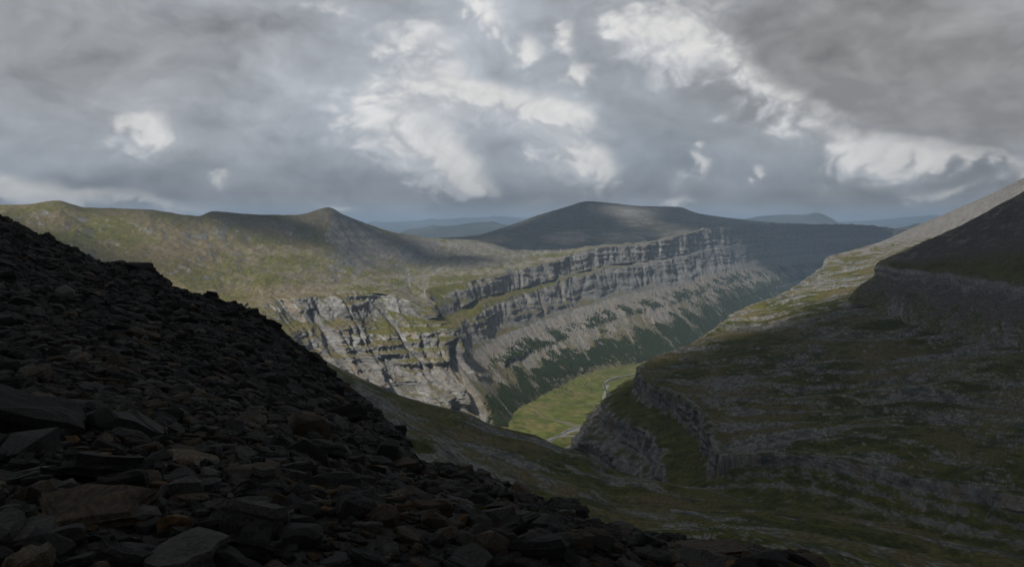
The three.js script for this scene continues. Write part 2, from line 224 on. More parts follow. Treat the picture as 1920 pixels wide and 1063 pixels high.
// ------------------------------------------------------------------ the long canyon wall with the spur and the mountains above it
const wallCols = [
  // back of ridge, ridge, upper slope, slope foot, rim, ledge, ledge edge, cliff base, band, scree foot, valley edge
  [[-250, 400, 3000], [-250, 385, 2700], [-250, 450, 2400], [-250, 500, 2200], [-250, 560, 2000], [-250, 600, 1900], [-250, 610, 1880], [-250, 680, 1800], [-250, 720, 1750], [-250, 770, 1700], [-250, 860, 1600]],
  [[60, 420, 3100], [50, 383, 2850], [70, 440, 2600], [110, 500, 2400], [150, 545, 2250], [170, 590, 2150], [175, 600, 2140], [200, 650, 2050], [220, 690, 1990], [240, 740, 1920], [260, 850, 1800]],
  [[110, 410, 3150], [108, 376, 2920], [130, 440, 2650], [180, 500, 2450], [230, 545, 2300], [250, 590, 2200], [255, 600, 2180], [280, 650, 2090], [300, 690, 2020], [320, 740, 1950], [350, 850, 1830]],
  [[165, 430, 3250], [160, 389, 3000], [185, 445, 2720], [230, 503, 2500], [275, 548, 2320], [295, 592, 2220], [300, 602, 2200], [330, 652, 2110], [350, 690, 2040], [370, 745, 1960], [400, 850, 1850]],
  [[270, 430, 3400], [265, 392, 3100], [285, 450, 2800], [310, 506, 2560], [335, 550, 2340], [355, 595, 2240], [360, 604, 2220], [390, 654, 2120], [410, 692, 2050], [430, 745, 1970], [460, 850, 1870]],
  [[375, 440, 3600], [370, 405, 3300], [385, 460, 2950], [400, 516, 2620], [420, 560, 2340], [440, 600, 2230], [445, 610, 2210], [475, 655, 2110], [500, 695, 2040], [525, 745, 1970], [560, 850, 1880]],
  [[405, 440, 3700], [400, 396, 3380], [415, 460, 3000], [432, 520, 2640], [455, 566, 2340], [480, 606, 2225], [486, 614, 2205], [515, 655, 2110], [540, 692, 2040], [568, 742, 1980], [600, 850, 1890]],
  [[490, 440, 3900], [480, 402, 3600], [485, 465, 3150], [490, 522, 2700], [505, 562, 2370], [535, 608, 2310], [541, 615, 2300], [568, 658, 2255], [594, 694, 2220], [620, 740, 2180], [655, 850, 2100]],
  [[560, 440, 4200], [555, 403, 3800], [555, 463, 3330], [550, 524, 2770], [555, 556, 2430], [592, 606, 2385], [600, 613, 2375], [625, 662, 2325], [652, 697, 2290], [680, 745, 2255], [715, 850, 2180]],
  [[618, 440, 4350], [615, 389, 4000], [612, 458, 3480], [600, 522, 2850], [602, 549, 2500], [640, 602, 2455], [648, 610, 2445], [672, 664, 2395], [700, 702, 2360], [728, 752, 2325], [760, 850, 2250]],
  [[650, 445, 4400], [645, 403, 4120], [640, 465, 3560], [635, 525, 2900], [648, 545, 2550], [682, 606, 2500], [690, 614, 2490], [715, 675, 2435], [745, 715, 2400], [778, 762, 2365], [815, 850, 2290]],
  [[700, 450, 4600], [690, 420, 4320], [680, 480, 3700], [682, 529, 3000], [702, 548, 2600], [738, 608, 2545], [747, 616, 2535], [775, 685, 2470], [808, 728, 2430], [845, 770, 2395], [885, 835, 2340]],
  [[750, 455, 4700], [740, 436, 4450], [722, 488, 3850], [725, 533, 3080], [752, 555, 2640], [782, 600, 2595], [792, 607, 2585], [815, 672, 2525], [855, 722, 2480], [890, 768, 2440], [930, 822, 2390]],
  [[790, 460, 4750], [775, 441, 4550], [745, 492, 3920], [752, 535, 3150], [786, 572, 2670], [800, 600, 2635], [814, 606, 2620], [835, 660, 2565], [880, 714, 2520], [916, 760, 2480], [955, 805, 2440]],
  [[810, 460, 4800], [790, 444, 4600], [760, 496, 3960], [765, 535, 3220], [800, 567, 2780], [812, 592, 2720], [824, 600, 2700], [850, 655, 2620], [890, 708, 2570], [925, 752, 2540], [962, 792, 2540]],
  [[830, 465, 4950], [805, 446, 4680], [780, 498, 4020], [778, 532, 3330], [796, 543, 3020], [832, 600, 2860], [842, 606, 2845], [868, 654, 2790], [908, 702, 2720], [942, 742, 2680], [982, 782, 2680]],
  [[880, 470, 5100], [835, 448, 4780], [815, 492, 4150], [815, 522, 3500], [838, 533, 3180], [862, 582, 3070], [870, 589, 3050], [892, 634, 2980], [930, 683, 2880], [965, 725, 2800], [1002, 765, 2780]],
  [[930, 475, 5200], [872, 449, 4900], [855, 484, 4320], [855, 512, 3700], [884, 523, 3360], [894, 560, 3290], [900, 568, 3260], [920, 618, 3190], [960, 667, 3060], [992, 707, 2960], [1025, 745, 2930]],
  [[960, 480, 5500], [915, 455, 5050], [915, 478, 4550], [920, 500, 4000], [942, 510, 3640], [948, 547, 3560], [952, 554, 3530], [966, 601, 3440], [1000, 650, 3280], [1030, 690, 3140], [1058, 728, 3090]],
  [[1000, 490, 5800], [962, 467, 5250], [975, 476, 4800], [985, 486, 4300], [1000, 496, 3900], [1002, 532, 3820], [1005, 540, 3790], [1013, 584, 3700], [1042, 634, 3510], [1068, 672, 3350], [1092, 710, 3290]],
  [[1060, 490, 6000], [1010, 470, 5450], [1030, 472, 5000], [1046, 475, 4500], [1060, 479, 4170], [1064, 516, 4090], [1066, 522, 4060], [1072, 566, 3970], [1096, 611, 3780], [1120, 653, 3570], [1142, 694, 3460]],
  [[1100, 490, 6200], [1045, 470, 5600], [1070, 468, 5150], [1098, 466, 4750], [1118, 463, 4450], [1122, 500, 4370], [1124, 505, 4340], [1130, 549, 4250], [1152, 590, 4050], [1176, 634, 3800], [1200, 680, 3620]],
  [[1210, 475, 6400], [1150, 462, 5800], [1172, 460, 5500], [1198, 457, 5200], [1215, 453, 4950], [1219, 488, 4870], [1221, 492, 4840], [1227, 527, 4750], [1247, 565, 4550], [1268, 602, 4300], [1292, 650, 4110]],
  [[1300, 455, 7000], [1240, 449, 6200], [1258, 447, 5900], [1272, 442, 5600], [1280, 438, 5450], [1284, 475, 5370], [1286, 479, 5340], [1292, 511, 5240], [1308, 545, 5050], [1330, 580, 4800], [1355, 625, 4650]],
  [[1360, 445, 7600], [1290, 436, 6700], [1310, 434, 6400], [1325, 431, 6150], [1332, 427, 6000], [1336, 462, 5910], [1338, 466, 5880], [1344, 497, 5770], [1358, 525, 5580], [1382, 560, 5320], [1412, 602, 5220]],
  [[1470, 436, 8800], [1420, 428, 8300], [1440, 426, 8000], [1455, 424, 7800], [1460, 420.5, 7600], [1463, 452, 7500], [1465, 455, 7470], [1470, 484, 7350], [1482, 505, 7120], [1498, 530, 6870], [1525, 560, 6850]],
  [[1620, 438, 11000], [1590, 428, 10600], [1600, 425, 10300], [1602, 423, 10000], [1603, 421, 9800], [1604, 446, 9700], [1605, 449, 9670], [1608, 475, 9500], [1616, 492, 9250], [1628, 510, 9000], [1650, 530, 8950]],
  [[1730, 442, 12600], [1690, 433, 12200], [1695, 431, 11900], [1697, 430, 11700], [1698, 429, 11500], [1699, 449, 11400], [1700, 451, 11370], [1703, 471, 11200], [1710, 486, 10950], [1720, 500, 10700], [1740, 515, 10600]],
  [[1860, 446, 14000], [1830, 436, 13700], [1835, 434, 13400], [1837, 433, 13200], [1838, 432, 13000], [1839, 448, 12900], [1840, 450, 12870], [1843, 466, 12700], [1850, 478, 12450], [1860, 490, 12200], [1880, 505, 12100]],
].map((c) => c.map((q) => P(...q)));

function cliffShape(s, y, x, z, rough) {             // how far a cliff stands out: buttresses, chimneys, joints, beds
  const wob = 16 * n2(s / 310, 4.2), vary = 0.45 + 0.9 * ss(-0.3, 0.4, n2(s / 210, y / 260 + 3)), u = s + 10 * n2(s / 40, y / 60);
  const butt = fbm(u / 190, y / 420, 3.1, 3) * (24 + 20 * rough) + rough * (ridged(u / 260 + 0.3 * n2(u / 130, y / 110), y / 900, 6.1, 3) * 84 - 30), chim = -ss(0.62, 0.98, ridged(u / 84 + 0.35 * n2(u / 60, y / 90), y / 500, 8.2, 2)) * (8 + 22 * rough) * vary;
  const joint = (ridged(u / 17, y / 70, 1.4, 3) * 2.6 + ridged(u / 7.5, y / 30, 3.4, 2) * 1.6) * vary, yy = y + wob;
  const am = 0.35 + 0.9 * ss(-0.35, 0.35, fbm(u / 130, y / 70, 4.4, 2)), lay = yy / 31 + 0.9 * n2(yy / 70, 2.2) + 0.35 * n2(s / 120, 1), lay2 = yy / 10 + 0.8 * n2(yy / 24, 5.5) + 0.4 * n2(s / 55, 7);
  return butt + chim + joint - (stair(lay, 2.6) - lay - 0.5) * (13 + 11 * rough) * am - (stair(lay2, 2.4) - lay2 - 0.5) * (6 + 3 * rough) * am + (2.6 + 5.5 * rough) * fbm(x / 13, y / 10, z / 13, 4);
}
const wallL = loft(wallCols, STEP, [3, 0, 0, 0, 26, 5, 30]);
let SPUR = 0; { const k = 6, T = wallL; let best = 1e9; for (let t = 0; t < T.nT; t++) for (let r = 0; r < T.nR; r++) { const i = t * T.nR + r; if (Math.abs(T.extra[i * 2 + 1] - 4) < 0.02) { const q = P(800, 567, 2780), e = Math.hypot(T.base[i * 3] - q[0], T.base[i * 3 + 2] - q[2]); if (e < best) { best = e; SPUR = T.extra[i * 2]; } } } }

function wallShape(x, y, z, nx, ny, nz, s, v) {
  const spur = ss(SPUR + 120, SPUR - 120, s), h = Math.hypot(nx, nz) || 1;
  const cl = Math.max(ss(0.86, 0.62, ny), spur * 0.8) * ss(3.6, 4.06, v) * (1 - ss(mixv(7.4, 7.9 + 1.6 * ss(SPUR - 330, SPUR - 520, s) + 1.7 * n2(s / 95, 5.5), spur), mixv(8.0, 8.5 + 1.6 * ss(SPUR - 330, SPUR - 520, s) + 1.7 * n2(s / 95, 5.5), spur), v));
  let o = cl * cliffShape(s, y, x, z, spur), up = 0;
  const taper = ss(0, 0.6, v), slopeW = (1 - cl) * (v < 4 ? 1 : 0.0);
  up += slopeW * taper * (fbm(x / 260, 1, z / 260, 4) * 26 + fbm(x / 60, 2, z / 60, 4) * 9 + 3.2 * fbm(x / 17, 4, z / 17, 3)) * ss(1.0, 1.35, v) + slopeW * (1 - ss(1.0, 1.3, v)) * (2.2 * fbm(x / 50, 2, z / 50, 3));
  up -= slopeW * ss(1.15, 1.7, v) * ss(0.55, 0.95, ridged(s / 160 + 0.5 * n2(x / 200, z / 200), v * 0.25, 7, 2)) * 4;     // gullies down the open slopes
  if (v > 1.2 && v < 4.2) {                           // beds cropping out on the slopes
    const w = ss(-0.05, 0.35, fbm(x / 420, 6, z / 420, 3)) * ss(1.2, 1.8, v) * (1 - cl) * (v > 3 ? 1 : 0.7), q = (y + 22 * fbm(x / 300, 8, z / 300, 2)) / 15 + 0.8 * n2(y / 40, 3);
    up += w * (stair(q, 2.4) - q - 0.5) * 11;
  }
  if (v >= 7) {                                       // scree fans with runnels
    const k = ss(7.0, 7.6, v) * (1 - cl);
    up += k * (ridged(s / 88, v * 0.25, 2.2, 2) * 6 + ridged(s / 19, v * 0.7, 5.1, 2) * 1.9 + 1.5 * fbm(x / 14, y / 14, z / 14, 3));
    const band = Math.exp(-(((v - 8.05 + 0.16 * n2(s / 150, 2)) / 0.16) ** 2)) * ss(-0.25, 0.25, n2(s / 230, 9.4) + 0.15) * (1 - spur);
    o += band * (12 + 9 * ridged(s / 30, 1, 1, 2));
  }
  return [x + nx / h * o, y + up, z + nz / h * o];
}
const streak = (s, v, k) => fbm(s / k, v * 0.55, 3.7, 3);
function wallColour(x, y, z, nx, ny, nz, s, v, by) {
  const n = fbm(x / 34, y / 34, z / 34, 4), m = fbm(x / 190, y / 120, z / 190, 4), f = fbm(x / 8, y / 8, z / 8, 2);
  const bed = n2(y / 5.5 + 0.8 * n, s / 900), rust = ss(0.22, 0.5, fbm(s / 38, y / 150, 5.5, 3) + 0.22 * n) * ss(0.7, 0.35, ny);
  let rock = mulc(mixc(LIME, LIMEDARK, ss(0.0, 0.55, n + 0.5 * bed) * 0.75), 1 + 0.28 * f + 0.2 * bed);
  rock = mulc(mixc(rock, OCHRE, rust * 0.55), 1 + 0.32 * n2(y / 15 + 0.5 * n, s / 1600) + 0.25 * n2(y / 48, s / 2400));
  let g = mixc(mixc(GRASS, DRY, ss(-0.25, 0.4, m + 0.4 * n)), DEEP, ss(0.2, 0.55, n - 0.3 * m) * 0.5); g = mulc(g, 1 + 0.25 * f);
  if (v < 4.15) {
    const brown = ss(-0.15, 0.25, fbm(x / 330, 9, z / 330, 3) + 0.4 * n) * ss(1900, 900, s);
    g = mixc(g, mulc(BROWN, 1.0 + 0.3 * f), brown * 0.55);
    const grey = ss(1500, 2100, s) * ss(4200, 3300, s) * ss(3.1, 2.6, v) * 0.75 + ss(-0.08, 0.25, n * 0.7 + m * 0.9 + 0.1 * ss(3, 3.6, v)) * 0.8 * ss(500, 1300, s);
    const stones = mulc(SCREE, 1 + 0.3 * f);
    g = mixc(g, stones, clamp(grey + 0.2 * ss(0.2, 0.6, f)) * ss(0.5, -0.25, -n) * mixv(0.45, 1, ss(900, 1700, s)));
    const lo = 0.07 * ss(1500, 1000, s), out = ss(0.90 - lo, 0.80 - lo, ny + 0.09 * n + 0.05 * f);
    return mixc(g, rock, out);
  }
  if (v < 7.3) {
    const grassy = ss(0.70, 0.82, ny + 0.1 * n - 0.03 * f + (v > 4.9 && v < 6.2 ? 0.12 : 0) * ss(3300, 2500, s));
    return mixc(rock, g, grassy * ss(5200, 2500, s));
  }
  const st = streak(s, v, 24), sg = streak(s + 900, v, 60);
  let sc = mulc(mixc(SCREE, mulc(BROWN, 1.25), ss(0.1, 0.5, st) * 0.5), 1 + 0.3 * st + 0.2 * f);
  const lush = ss(-0.05, 0.35, sg * 0.8 + 0.5 * n + (v - 8.6) * 0.42 + (s < 2300 ? 0.15 : 0));
  sc = mixc(sc, mulc(mixc(GRASS, DRY, ss(-0.2, 0.4, n)), 0.85), lush * 0.8);
  return mixc(sc, rock, Math.max(ss(0.72, 0.55, ny + 0.1 * n), ss(7.5, 7.3, v)));
}
const wall = gridMesh(wallL.nT, wallL.nR, wallL.base, wallL.extra, wallShape, wallColour);
structure(wall, 'canyon_wall', 'long stepped limestone canyon wall with a broken spur and grassy mountains above it');

// ------------------------------------------------------------------ the broad bare hill behind the rim
{
  const cols = [
    [[800, 452, 4800], [805, 450, 5400], [812, 448, 5900], [820, 447, 6400], [830, 452, 7200]],
    [[885, 462, 5000], [888, 456, 5600], [890, 449, 6100], [892, 441, 6500], [905, 448, 7600]],
    [[950, 478, 5150], [950, 458, 5700], [950, 440, 6250], [948, 424.5, 6800], [955, 440, 7800]],
    [[1000, 482, 5300], [1000, 458, 5850], [1000, 431, 6400], [998, 407, 6950], [1000, 425, 8000]],
    [[1060, 482, 5450], [1062, 455, 6000], [1062, 422, 6500], [1062, 387.5, 7050], [1065, 405, 8100]],
    [[1110, 478, 5550], [1108, 452, 6050], [1107, 416, 6550], [1105, 376.5, 7100], [1108, 395, 8200]],
    [[1160, 472, 5650], [1158, 447, 6100], [1155, 416, 6600], [1152, 381, 7150], [1155, 395, 8200]],
    [[1215, 464, 5750], [1212, 440, 6150], [1209, 413, 6650], [1205, 386, 7200], [1210, 395, 8300]],
    [[1285, 450, 6000], [1282, 430, 6350], [1276, 410, 6800], [1270, 387.5, 7300], [1275, 398, 8400]],
    [[1335, 438, 6150], [1330, 427, 6550], [1322, 416, 7000], [1312, 400, 7400], [1320, 408, 8500]],
    [[1400, 432, 7000], [1395, 425, 7300], [1388, 419, 7700], [1375, 409, 7900], [1380, 415, 9000]],
    [[1480, 428, 8100], [1475, 424, 8300], [1470, 421, 8500], [1460, 417.5, 8700], [1465, 422, 9800]],
    [[1560, 428, 9400], [1555, 426, 9600], [1552, 424, 9700], [1550, 421, 9900], [1552, 426, 10800]],
  ].map((c) => c.map((q) => P(...q)));
  const L = loft(cols, 2.2);
  structure(gridMesh(L.nT, L.nR, L.base, L.extra, (x, y, z, nx, ny, nz, s, v) => {
    const w = ss(3.1, 2.7, v), q = (y + 40 * fbm(x / 900, 3, z / 900, 3) + 0.05 * x) / 24;
    return [x, y + w * (fbm(x / 350, 3, z / 350, 4) * 26 + (stair(q, 2.2) - q - 0.5) * 15) + 2.5 * fbm(x / 90, 5, z / 90, 3), z];
  }, (x, y, z, nx, ny, nz) => {
    const n = fbm(x / 120, y / 60, z / 120, 4), m = fbm(x / 500, 4, z / 500, 3), f = fbm(x / 25, y / 12, z / 25, 2);
    const out = ss(0.965, 0.92, ny + 0.06 * n + 0.03 * m);
    return mixc(mulc(mixc([0.13, 0.12, 0.085], [0.17, 0.16, 0.135], ss(-0.2, 0.4, n)), 1 + 0.2 * f), mulc(LIME, 1.15 + 0.3 * f), out * 0.85);
  }), 'hill', 'broad bare grey hill rising behind the canyon rim');
}

// ------------------------------------------------------------------ right-hand plateau of limestone pavement: a tilted table cut off by a cliff
const PLA = [-372, 0.219, -0.027];
const onTable = (px, py) => { const a = (px - 960) / F, d = PLA[0] / (-(py - HOR) / F - PLA[1] * a - PLA[2]); return [a * d, d]; };
const edgePts = [[2150, 952, 0], [1920, 922, 0], [1790, 903, 0], [1700, 885, 0], [1600, 862, 0], [1500, 846, 0], [1420, 850, 0], [1355, 856, 0.4], [1338, 822, 1], [1335, 796, 1], [1318, 772, 1], [1290, 745, 1], [1240, 728, 1], [1205, 715, 1], [1196, 692, 1], [1222, 670, 1], [1270, 655, 1], [1312, 636, 1], [1342, 616, 1], [1385, 582, 1], [1402, 575, 1], [1450, 558, 1], [1475, 548, 1], [1490, 538, 1], [1522, 516, 1], [1545, 500, 1], [1556, 490, 1]]
  .map(([px, py, w]) => [...onTable(px, py), w]);
const poly = edgePts.map(([x, d]) => [x, d]).concat([[3200, 4300], [3200, 300]]);
function edgeInfo(x, d) {                            // signed distance to the table's edge (positive outside), and which kind of edge
  let best = 1e9, w = 0, s = 0, acc = 0;
  for (let i = 0; i < edgePts.length - 1; i++) {
    const a = edgePts[i], b = edgePts[i + 1], ex = b[0] - a[0], ed = b[1] - a[1], l2 = ex * ex + ed * ed, t = clamp(((x - a[0]) * ex + (d - a[1]) * ed) / l2), dist = Math.hypot(x - a[0] - ex * t, d - a[1] - ed * t), len = Math.sqrt(l2);
    if (dist < best) { best = dist; w = mixv(a[2], b[2], t); s = acc + t * len; } acc += len;
  }
  let inside = false;
  for (let i = 0, j = poly.length - 1; i < poly.length; j = i++) { const [xi, di] = poly[i], [xj, dj] = poly[j]; if ((di > d) !== (dj > d) && x < (xj - xi) * (d - di) / (dj - di) + xi) inside = !inside; }
  return [inside ? -best : best, w, s];
}
const PROFILE_CANYON = [[0, 0], [2, -3], [7, -40], [14, -48], [45, -58], [80, -72], [90, -106], [130, -134], [145, -176], [220, -240], [330, -330]];
const PROFILE_FACE = [[0, 0], [3, -2], [9, -17], [16, -22], [27, -31], [40, -36], [50, -41], [66, -44], [90, -46], [140, -50], [220, -70]];
const prof = (p, s) => { for (let i = 1; i < p.length; i++) if (s < p[i][0]) { const a = p[i - 1], b = p[i]; return mixv(a[1], b[1], (s - a[0]) / (b[0] - a[0])); } return p[p.length - 1][1]; };
const tableBed = (x, d) => 0.085 * d + 0.03 * x - 0.055 * Math.max(0, 760 - x) + 24 * fbm(x / 620, 6.6, d / 620, 2) + 3 * fbm(x / 150, 2.2, d / 150, 3);   // which bed of the stack crops out here
function tableHeight(x, d) {
  let [sd, w, s] = edgeInfo(x, d);
  let y = PLA[0] + PLA[1] * x + PLA[2] * d + fbm(x / 430, 1.3, d / 430, 3) * 17 * ss(20, -160, sd);
  const rise = ss(-40, -420, sd);
  const k = ss(0, -25, sd);
  if (k > 0) {
    const h = tableBed(x, d), q = h / 13 + 1.2 * n2(h / 38, 4.4), q2 = h / 4.3 + 1.1 * n2(h / 12, 1.4) + 0.3 * n2(x / 60, d / 60), big = ss(-0.35, 0.25, fbm(x / 260, 9, d / 260, 2)), sm = ss(-0.3, 0.3, fbm(x / 140, 4, d / 140, 2));
    y += k * ((stair(q, 2.4) - q - 0.5) * 21 * big + (stair(q2, 1.9) - q2 - 0.5) * 6 * sm + 2 * fbm(x / 75, 8, d / 75, 3));
  }
  y += 0.7 * fbm(x / 16, 3, d / 16, 3) + 0.4 * ridged(x / 9, 2, d / 9, 2) - 1.3 * ss(0.7, 0.95, ridged((x + 0.6 * d) / 26, 5, (d - 0.6 * x) / 60, 2)) - 1.2 * ss(0.75, 0.95, ridged((x - 0.4 * d) / 40, 7, (d + 0.4 * x) / 17, 2));
  if (sd > 0) y += mixv(prof(PROFILE_FACE, sd), prof(PROFILE_CANYON, sd), ss(0.1, 0.9, w)) - 30 * ss(0, 16, sd);      // under the cliff that is built next
  return Math.max(y, -625) + CY;
}
function fan(pxa, pxb, stepPx, d0, d1, grow, height) {
  const nT = Math.round((pxb - pxa) / stepPx) + 1, ds = [d0]; while (ds[ds.length - 1] < d1) ds.push(ds[ds.length - 1] * (1 + grow));
  const nR = ds.length, base = new Float32Array(nT * nR * 3), extra = new Float32Array(nT * nR * 2);
  for (let t = 0; t < nT; t++) for (let r = 0; r < nR; r++) { const a = (pxa + (pxb - pxa) * t / (nT - 1) - 960) / F, d = ds[r], i = t * nR + r; base[i * 3] = a * d; base[i * 3 + 1] = height(a * d, d); base[i * 3 + 2] = -d; }
  return { nT, nR, base, extra };
}
function pavementColour(x, y, z, nx, ny, nz, bed, turf = 0) {   // the same limestone and turf as across the valley; close by, finer noise takes over
  const near = ss(950, 420, -z);
  const n = fbm(x / 30, y / 14, z / 30, 4), m = fbm(x / 170, 5, z / 170, 3), f = fbm(x / 6, y / 5, z / 6, 2), cr = ridged(x / 11 + n, 3, z / 17, 2), steep = ss(0.66, 0.44, ny);
  let rock = mulc(mixc(LIME, LIMEDARK, ss(-0.1, 0.55, n)), 1 + 0.3 * f);
  rock = mixc(rock, OCHRE, steep * ss(0.15, 0.45, fbm(x / 30, y / 40, z / 30, 3)) * 0.5);
  rock = mixc(rock, DEEP, ss(0.6, 0.85, cr) * 0.7 * (1 - steep));
  const g = mulc(mixc(mixc(GRASS, DRY, ss(-0.2, 0.5, m)), DEEP, ss(-0.1, 0.45, n - m) * 0.8), 1 + 0.25 * f);
  const g1 = near > 0 ? near * (fbm(x / 1.7, y / 1.7, z / 1.7, 3) + 0.8 * ridged(x / 3.1, 2, z / 3.1, 2) - 0.3) : 0;
  const patch = (1 - near) * (0.85 * fbm(x / 260, bed / 9, z / 260, 3) + 0.35 * fbm(x / 60, bed / 4, z / 60, 2)) + near * 0.9 * fbm(x / 30, 2, z / 30, 4) + 0.2 * fbm(x / 10, 3, z / 10, 2) + 0.3 * g1 - turf;
  const k = ss(0.945, 0.87, ny + 0.04 * n + 0.02 * f - 0.05 * patch) * 0.95 + ss(0.03, 0.16, patch + 0.1 * f) * 0.92;
  return mulc(mixc(g, rock, clamp(k)), 1 + 0.4 * g1);
}
{                                                     // the cliff and the face below the table's edge, bed by bed
  const pts = []; for (let i = 0; i < edgePts.length - 1; i++) { const a = edgePts[i], b = edgePts[i + 1], n = Math.max(1, Math.round(Math.hypot(b[0] - a[0], b[1] - a[1]) / 11)); for (let k = 0; k < n; k++) { const t = k / n; pts.push([mixv(a[0], b[0], t), mixv(a[1], b[1], t), mixv(a[2], b[2], t)]); } }
  for (let pass = 0; pass < 5; pass++) for (let i = 1; i < pts.length - 1; i++) { pts[i][0] = (pts[i - 1][0] + pts[i][0] * 2 + pts[i + 1][0]) / 4; pts[i][1] = (pts[i - 1][1] + pts[i][1] * 2 + pts[i + 1][1]) / 4; }
  let nor = pts.map((p, i) => { const a = pts[Math.max(0, i - 1)], b = pts[Math.min(pts.length - 1, i + 1)], ex = b[0] - a[0], ed = b[1] - a[1], l = Math.hypot(ex, ed) || 1; return [-ed / l, ex / l]; });
  { const p = pts[10], q = nor[10]; if (edgeInfo(p[0] + q[0] * 8, p[1] + q[1] * 8)[0] < 0) nor = nor.map((n) => [-n[0], -n[1]]); }
  for (let pass = 0; pass < 60; pass++) nor = nor.map((n, i) => { const a = nor[Math.max(0, i - 1)], b = nor[Math.min(nor.length - 1, i + 1)], x = a[0] + 2 * n[0] + b[0], d = a[1] + 2 * n[1] + b[1], l = Math.hypot(x, d) || 1; return [x / l, d / l]; });
  const corner = edgePts[13], cols = pts.map((p, i) => {
    const w = ss(0.1, 0.9, p[2]), y0 = tableHeight(p[0] - nor[i][0] * 6, p[1] - nor[i][1] * 6), bulge = 0.92 + 0.12 * w * Math.exp(-((Math.hypot(p[0] - corner[0], p[1] - corner[1]) / 120) ** 2));
    const at = (so, drop) => [p[0] + nor[i][0] * so, Math.max(-30, y0 + drop), -(p[1] + nor[i][1] * so)];
    return [at(-7, -1.2), ...PROFILE_CANYON.map((c, k) => at(mixv(PROFILE_FACE[k][0], c[0] * (k > 3 ? bulge : 1), w), mixv(PROFILE_FACE[k][1], c[1], w) + (k === 0 ? 0.6 : 0)))];
  });
  const L = loft(cols, 1.9, [3, 3, 18, 6, 10, 10, 16, 10, 14, -14, -8], 0.3);
  structure(gridMesh(L.nT, L.nR, L.base, L.extra, (x, y, z, nx, ny, nz, s, v) => {
    const h = Math.hypot(nx, nz) || 1, k = ss(0.9, 1.9, v), cl = k * ss(0.93, 0.6, ny), u = s + 6 * n2(s / 25, y / 30);
    const am = 0.4 + 0.8 * ss(-0.3, 0.3, fbm(s / 90, y / 40, 3, 2)), l1 = y / 15 + 0.9 * n2(y / 33, 8) + 0.3 * n2(s / 70, 2), l2 = y / 4.6 + 0.8 * n2(y / 12, 4);
    let o = cl * (fbm(u / 75, y / 160, 2, 3) * 13 - ss(0.6, 0.97, ridged(u / 42, y / 240, 5, 2)) * 9 + ridged(u / 10, y / 60, 3, 2) * 2 - (stair(l1, 2.6) - l1 - 0.5) * 8 * am - (stair(l2, 2.3) - l2 - 0.5) * 2.4 * am);
    const w = edgeInfo(x, -z)[1]; o *= 0.35 + 0.65 * w;
    o += w * ss(5.5, 7.5, v) * (fbm(x / 70, y / 60, z / 70, 3) * 26 + ridged(x / 40, y / 60, z / 40, 2) * 9) + ss(1.2, 3, v) * 1.8 * fbm(x / 9, y / 9, z / 9, 3);
    return [x + nx / h * o, y + ss(3.4, 4.4, v) * ss(6.4, 5.2, v) * 5 * fbm(x / 30, 3, z / 30, 3) + 0.7 * fbm(x / 8, 5, z / 8, 2), z + nz / h * o];
  }, (x, y, z, nx, ny, nz, s, v) => {
    const n = fbm(x / 26, y / 18, z / 26, 4), f = fbm(x / 5, y / 5, z / 5, 3), bed = n2(y / 3.2 + 0.7 * n, s / 400), rust = ss(0.05, 0.4, fbm(s / 24, y / 70, 5.5, 3) + 0.2 * n) * ss(0.75, 0.4, ny);
    const wf = edgeInfo(x, -z)[1], lipRock = (1 - wf) * ss(2.6, 1.6, v + 0.6 * n), rubble = (1 - wf) * ss(2.5, 4, v);
    const rock0 = mixc(mulc(mixc(LIME, LIMEDARK, ss(-0.1, 0.5, n + 0.5 * bed)), 1 + 0.4 * f), OCHRE, rust * 0.5), rock = mixc(mixc(rock0, mulc(LIME, 1.1 + 0.3 * f), lipRock * 0.55 * ss(-0.3, 0.25, fbm(s / 80, 3, 2, 3))), mulc(SCREE, 0.85 + 0.4 * f), rubble * 0.6), g = mulc(mixc(GRASS, DEEP, ss(-0.2, 0.4, n) * 0.8), 1 + 0.3 * f);
    return mixc(rock, g, ss(0.66, 0.82, ny + 0.14 * n + 0.05 * f - 0.17 * ss(5.2, 6.2, v)) * ss(0.6, 1.6, v + n));
  }), 'plateau_cliff', 'dark stepped cliff along the edge of the limestone plateau');
}
{
  const L = fan(1150, 1975, 1.95, 640, 3750, 0.0027, tableHeight);
  structure(gridMesh(L.nT, L.nR, L.base, null, (x, y, z) => [x, y, z], (x, y, z, nx, ny, nz) => pavementColour(x, y, z, nx, ny, nz, tableBed(x, -z))), 'limestone_plateau', 'terraced limestone plateau with dark grass, cut by a cliff');
}

